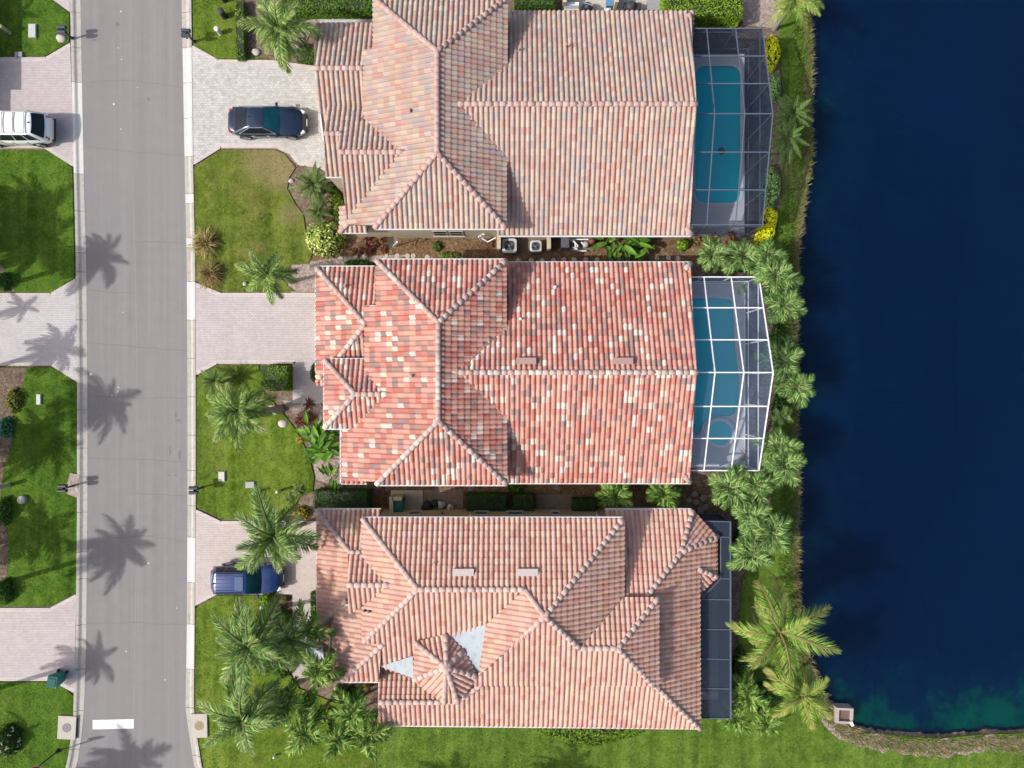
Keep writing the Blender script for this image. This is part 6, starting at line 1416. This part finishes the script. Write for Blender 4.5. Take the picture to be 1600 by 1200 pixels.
b = P(953, 2, .6); root = thing('blue_crate', 'blue crate at the top edge beside the cream stub wall', 'crate', (b.x, b.y, .06)); m_ = MB(); m_.box((b.x, b.y, .3), (.4, .5, .48), col=(.05, .16, .30)); m_.build('shell', M_COL, root); m_ = MB(); m_.box((b.x, b.y, .56), (.44, .54, .04), col=(.07, .2, .36)); m_.build('lid', M_COL, root)
b = P(989, 9, .8); root = thing('covered_grill', 'black covered grill at the top edge beside the lime hedge', 'grill', (b.x, b.y, .06)); m_ = MB(); m_.box((b.x, b.y, .42), (1.1, .45, .72), col=(.025, .027, .035)); m_.lathe((b.x - .1, b.y, .75), [(.28, 0), (.3, .12), (.15, .26)], 12, col=(.03, .033, .042)); m_.build('cover', M_COL, root); m_ = MB(); m_.box((b.x + .1, b.y - .26, .7), (.4, .06, .05), col=(.25, .05, .05)); m_.build('handle', M_COL, root)
b = P(1020, 14); root = thing('hot_tub_lid', 'grey folded cover beside the black grill at the top edge', 'cover', (b.x, b.y, .06)); m_ = MB(); m_.box((b.x, b.y, .3), (.95, .7, .35), col=(.26, .26, .27), taper=.93); m_.build('cover', M_COL, root)
# satellite dish, conduit
b = P(613, 379, 1.2); root = thing('satellite_dish', 'beige satellite dish on a pole in the gap south of the northern villa', 'satellite dish', (b.x, b.y, 0))
m_ = MB(); R_ = Matrix.Rotation(math.radians(48), 3, Vector((.5, .85, 0)).normalized()); vs = []; fs = []
for i in range(5):
    r = .34 * i / 4
    for k in range(18): a = k * .349; vs.append(Vector((b.x, b.y, 1.35)) + R_ @ Vector((r * 1.0 * math.cos(a), r * 1.15 * math.sin(a), .5 * r * r)))
fs = [(i * 18 + k, i * 18 + (k + 1) % 18, (i + 1) * 18 + (k + 1) % 18, (i + 1) * 18 + k) for i in range(4) for k in range(18)]
m_.mesh(vs, fs); m_.build('reflector', simple('dish_beige', (.40, .35, .27), .5), root); m_ = MB(); m_.tube([(b.x, b.y, 0), (b.x, b.y, 1.25)], .03, 6); m_.build('pole', M_METAL, root); m_ = MB(); e = Vector((b.x, b.y, 1.35)) + R_ @ Vector((.1, .1, .45)); m_.tube([Vector((b.x, b.y, 1.3)) + R_ @ Vector((0, -.3, 0)), e], .015, 5); m_.box(e, (.09, .09, .14)); m_.build('feed_arm', M_WHITE, root)
b = P(757, 374); root = thing('conduit', 'bent white conduit pipes at the inner wall corner of the northern villa', 'pipes', (b.x, b.y, 0))
for pts in ([(750, 367, 1.2), (754, 373, 1.1), (762, 378, 1.0), (775, 371, 1.2)], [(748, 370, 1.4), (752, 376, .6)], [(752, 366, 1.6), (757, 366, 1.6)]):
    m_ = MB(); m_.tube([P(*q) for q in pts], .045, 7); m_.build('pipe', M_WHITE, root)
def bag(label, px, py, r_, c, c2=None):
    b = P(px, py); root = thing('trash_bag', label, 'trash bag', (b.x, b.y, .06)); m_ = MB(); vs = []; rr = random.Random(px)
    for i in range(7):
        z = i / 6; rad = r_ * (math.sin(math.pi * (.22 + .76 * z)) ** .8)
        for k in range(12): a = k * .5236; f = 1 + .16 * math.sin(3 * a + px + z * 4) + rr.uniform(-.08, .08); vs.append((b.x + rad * f * math.cos(a), b.y + rad * f * math.sin(a), .06 + z * r_ * 1.5))
    m_.mesh(vs, [(i * 12 + k, i * 12 + (k + 1) % 12, (i + 1) * 12 + (k + 1) % 12, (i + 1) * 12 + k) for i in range(6) for k in range(12)] + [tuple(72 + k for k in range(12))])
    m_.c = [c] * len(m_.f); m_.build('sack', M_COL, root, True); m_ = MB(); m_.tube([(b.x, b.y, .05 + r_ * 1.5), (b.x + .03, b.y, .16 + r_ * 1.5)], [.03, .08], 7, col=c2 or c); m_.build('knot', M_COL, root)
bag('bulging black trash bag beside the southern villa wall', 668, 790, .36, (.02, .02, .028)); bag('second black trash bag, squeezed between the others', 680, 786, .26, (.03, .03, .035)); bag('pale blue white trash bag', 690, 788, .27, (.42, .47, .50)); bag('white trash bag with a red tie', 704, 792, .22, (.6, .6, .58), (.5, .03, .03))
ORD = 'first second third fourth fifth sixth seventh eighth ninth tenth eleventh twelfth thirteenth fourteenth fifteenth sixteenth seventeenth eighteenth nineteenth twentieth twenty-first last'.split()
SG = 'round stepping stones in the side yard'
stone = MB(); stone.lathe((0, 0, 0), [(.16, 0), (.165, .04), (.14, .05)], 12); sm_ = stone.data('stepping_stone', M_SLAB)
for i, (x, y) in enumerate([(533, 404), (557, 402), (570, 401), (603, 400), (621, 400), (637, 400), (646, 400), (668, 402), (775, 408), (790, 408), (810, 407), (830, 407), (847, 407), (865, 407), (881, 406), (897, 406), (915, 406), (933, 406), (1000, 405), (1026, 403), (1044, 403), (1059, 404)]):
    o = bpy.data.objects.new('stepping_stone', sm_); link(o); o.location = P(x, y, 0) + Vector((0, 0, .015)); o.rotation_euler = (0, 0, i * .7); tag(o, ORD[i] + ' round stepping stone from the street end between the northern and middle villas', 'stepping stone', SG)
flag = MB(); flag.prism([(-.2, -.14), (.05, -.2), (.22, -.05), (.17, .16), (-.12, .18)], 0, .05); fm = flag.data('flagstone', simple('weathered_flagstone', (.20, .18, .16), .9, vary=.2))
for i, (x, y) in enumerate([(1085, 772), (1098, 778), (1088, 785), (1102, 792), (1094, 797), (1076, 781), (735, 762), (870, 762)]):
    o = bpy.data.objects.new('flagstone', fm); link(o); o.location = P(x, y, 0) + Vector((0, 0, .015)); o.rotation_euler = (0, 0, i * 1.1); tag(o, ['flagstone nearest the south east eave corner of the middle villa', 'flagstone second from the top of the cluster by the gap palms', 'flagstone in the middle left of the cluster by the gap palms', 'flagstone lower right of the cluster by the gap palms', 'flagstone closest to the southern villa in the cluster', 'flagstone leftmost of the cluster beside the right gap palm', 'lone flagstone above the brown patio by the trash bags', 'lone flagstone above the long dark side yard hedge'][i], 'flagstone', 'flagstones in the southern side yard')
# storm drains
def drain(label, px, py, w, d, rot, weed):
    b = P(px, py); root = thing('storm_drain', label, 'storm drain', (b.x, b.y, 0), None, rot)
    m_ = MB(); m_.box((0, 0, .09), (w / SC, d / SC, .18)); local(m_, 'slab', M_SLAB, root)
    m_ = MB(); m_.lathe((0, 0, .18), [(.29, 0), (.29, .012), (.25, .014), (.24, .008), (.1, .008), (.09, .013)], 20, col=(.17, .16, .15) if not weed else (.25, .2, .1)); local(m_, 'manhole_cover', M_COL, root)
    m_ = MB(); m_.box((w / SC / 2 + .02 if px < 200 else -w / SC / 2 - .02, 0, .05), (.05, d / SC * .8, .09)); local(m_, 'inlet_mouth', M_DARK, root)
drain('concrete storm drain slab with a grey manhole cover on the left kerb', 107, 1135, 28, 36, -.05, False); drain('concrete storm drain slab with a rusty cover on the right kerb', 313, 1132, 25, 37, .02, True)
# stop sign
b = P(92, 1172); root = thing('stop_sign', 'red octagonal stop sign on a dark post at the bottom left lawn', 'street sign', (b.x, b.y, 0))
m_ = MB(); m_.tube([(b.x, b.y, 0), (b.x, b.y, 2.75)], .045, 8); m_.lathe((b.x, b.y, 0), [(.13, 0), (.13, .2), (.06, .3)], 10); m_.build('post', M_DARK, root)
cs = Vector((b.x, b.y + .06, 2.35)); oc = [(.41 * math.cos(math.pi / 8 + k * math.pi / 4), .41 * math.sin(math.pi / 8 + k * math.pi / 4)) for k in range(8)]
m_ = MB(); m_.mesh([cs + Vector((x, .012, z)) for x, z in oc] + [cs + Vector((x, -.012, z)) for x, z in oc], [tuple(range(8))[::-1], tuple(range(8, 16))] + [(k, (k + 1) % 8, 8 + (k + 1) % 8, 8 + k) for k in range(8)]); pl = m_.build('sign_plate', simple('sign_red', (.45, .02, .04), .35, vary=.05), root)
m_ = MB()
for k in range(8):
    a, c = oc[k], oc[(k + 1) % 8]; m_.beam(cs + Vector((a[0] * .94, .014, a[1] * .94)), cs + Vector((c[0] * .94, .014, c[1] * .94)), .008, .025)
m_.build('border', M_WHITE, pl)
fc = bpy.data.curves.new('lettering', 'FONT'); fc.body = 'STOP'; fc.size = .3; fc.align_x = 'CENTER'; fc.align_y = 'CENTER'; fc.extrude = .003; fo = link(bpy.data.objects.new('lettering', fc)); lm = bpy.data.meshes.new_from_object(fo.evaluated_get(bpy.context.evaluated_depsgraph_get())); bpy.data.objects.remove(fo); bpy.data.curves.remove(fc)
lm.name = 'lettering'; lm.materials.clear(); lm.materials.append(M_WHITE); fo = link(bpy.data.objects.new('lettering', lm))
fo.matrix_basis = Matrix.Translation(cs + Vector((0, .018, 0))) @ Matrix.Rotation(math.pi, 4, 'Z') @ Matrix.Rotation(math.pi / 2, 4, 'X'); adopt(fo, pl)
# concrete box in the lake
b = P(1315, 1114, 0); root = thing('intake_box', 'square concrete box standing in the lake corner with a white float', 'concrete box', (b.x, b.y, -.4), None, -.05)
m_ = MB(); w, d = .56, .5
for c_, s_ in (((0, d - .07, .35), (2 * w, .14, .9)), ((0, -d + .07, .35), (2 * w, .14, .9)), ((-w + .10, 0, .351), (.2, 2 * d - .28, .9)), ((w - .07, 0, .349), (.14, 2 * d - .28, .9))): m_.box(c_, s_)
local(m_, 'casing', concrete_mat('old_pinkish_concrete', (.36, .31, .29), .4), root); m_ = MB(); m_.box((.02, 0, .58), (2 * w - .3, 2 * d - .3, .06), col=(.14, .085, .07)); local(m_, 'grate', M_COL, root); m_ = MB(); m_.box((.45, -.45, .86), (.16, .3, .12), .5, col=(.78, .78, .78)); local(m_, 'float', M_COL, root)
# pale canvas by the southern entry
b = P(500, 1014); root = thing('canvas_sheet', 'pale blue canvas draped in the shade beside the southern entry path', 'canvas', (b.x, b.y, 0)); vs = []
for i in range(6):
    for j in range(6): vs.append((b.x - .45 + i * .18 - .05 * j, b.y - .4 + j * .16 - .02 * i, .55 + .12 * math.sin(i * 1.3 + j) - .05 * j))
m_ = MB(); m_.mesh(vs, [(i * 6 + j, i * 6 + 6 + j, i * 6 + 7 + j, i * 6 + 1 + j) for i in range(5) for j in range(5)]); m_.c = [(.38, .42, .48)] * len(m_.f); m_.build('cloth', M_COL, root, True); m_ = MB(); m_.tube([(b.x - .3, b.y - .2, 0), (b.x - .3, b.y - .2, .6)], .025, 6); m_.tube([(b.x + .25, b.y + .2, 0), (b.x + .25, b.y + .2, .6)], .025, 6); m_.build('frame', M_METAL, root)
# garden stones
for i, (x, y, r_, lab) in enumerate([(400, 82, .25, 'pale garden stone in the palm bed by the grey driveway'), (470, 58, .3, 'pale boulder beside the curved path north of the garage'), (443, 661, .28, 'white boulder in the mulch bed of the middle villa'), (428, 640, .34, 'long pale boulder next to the stout palm trunk'), (97, 60, .3, 'tan stone beside the top left mailbox'), (455, 283, .15, 'small white stone at the mulch edge west of the northern villa'), (410, 950, .16, 'small white stone beside the yellow green mound'), (1170, 33, .12, 'little pale stone in the mulch behind the lime hedge')]):
    m_ = MB(); vs = []; rr = random.Random(i); b = P(x, y)
    for q in range(5):
        e = math.pi / 2 * q / 4
        for k in range(9): a = k * .698; f = r_ * math.cos(e) * rr.uniform(.8, 1.15); vs.append((b.x + f * 1.25 * math.cos(a), b.y + f * math.sin(a), .02 + r_ * .8 * math.sin(e)))
    m_.mesh(vs, [(q * 9 + k, q * 9 + (k + 1) % 9, (q + 1) * 9 + (k + 1) % 9, (q + 1) * 9 + k) for q in range(4) for k in range(9)]); o = m_.build('garden_stone', simple('garden_stone', (.42, .38, .34), .9, vary=.2), None, True); tag(o, lab, 'stone')
# floating dispenser in the rectangular pool
b = P(1127, 236); root = thing('pool_float', 'small dark dispenser floating in the rectangular pool', 'pool float', (b.x, b.y, -.03)); m_ = MB(); m_.lathe((b.x, b.y, -.04), [(.2, 0), (.24, .05), (.2, .1)], 12, col=(.06, .07, .08)); m_.build('ring', M_COL, root); m_ = MB(); m_.lathe((b.x, b.y, .05), [(.1, 0), (.1, .1), (.04, .13)], 10, col=(.1, .1, .11)); m_.build('cap', M_COL, root)
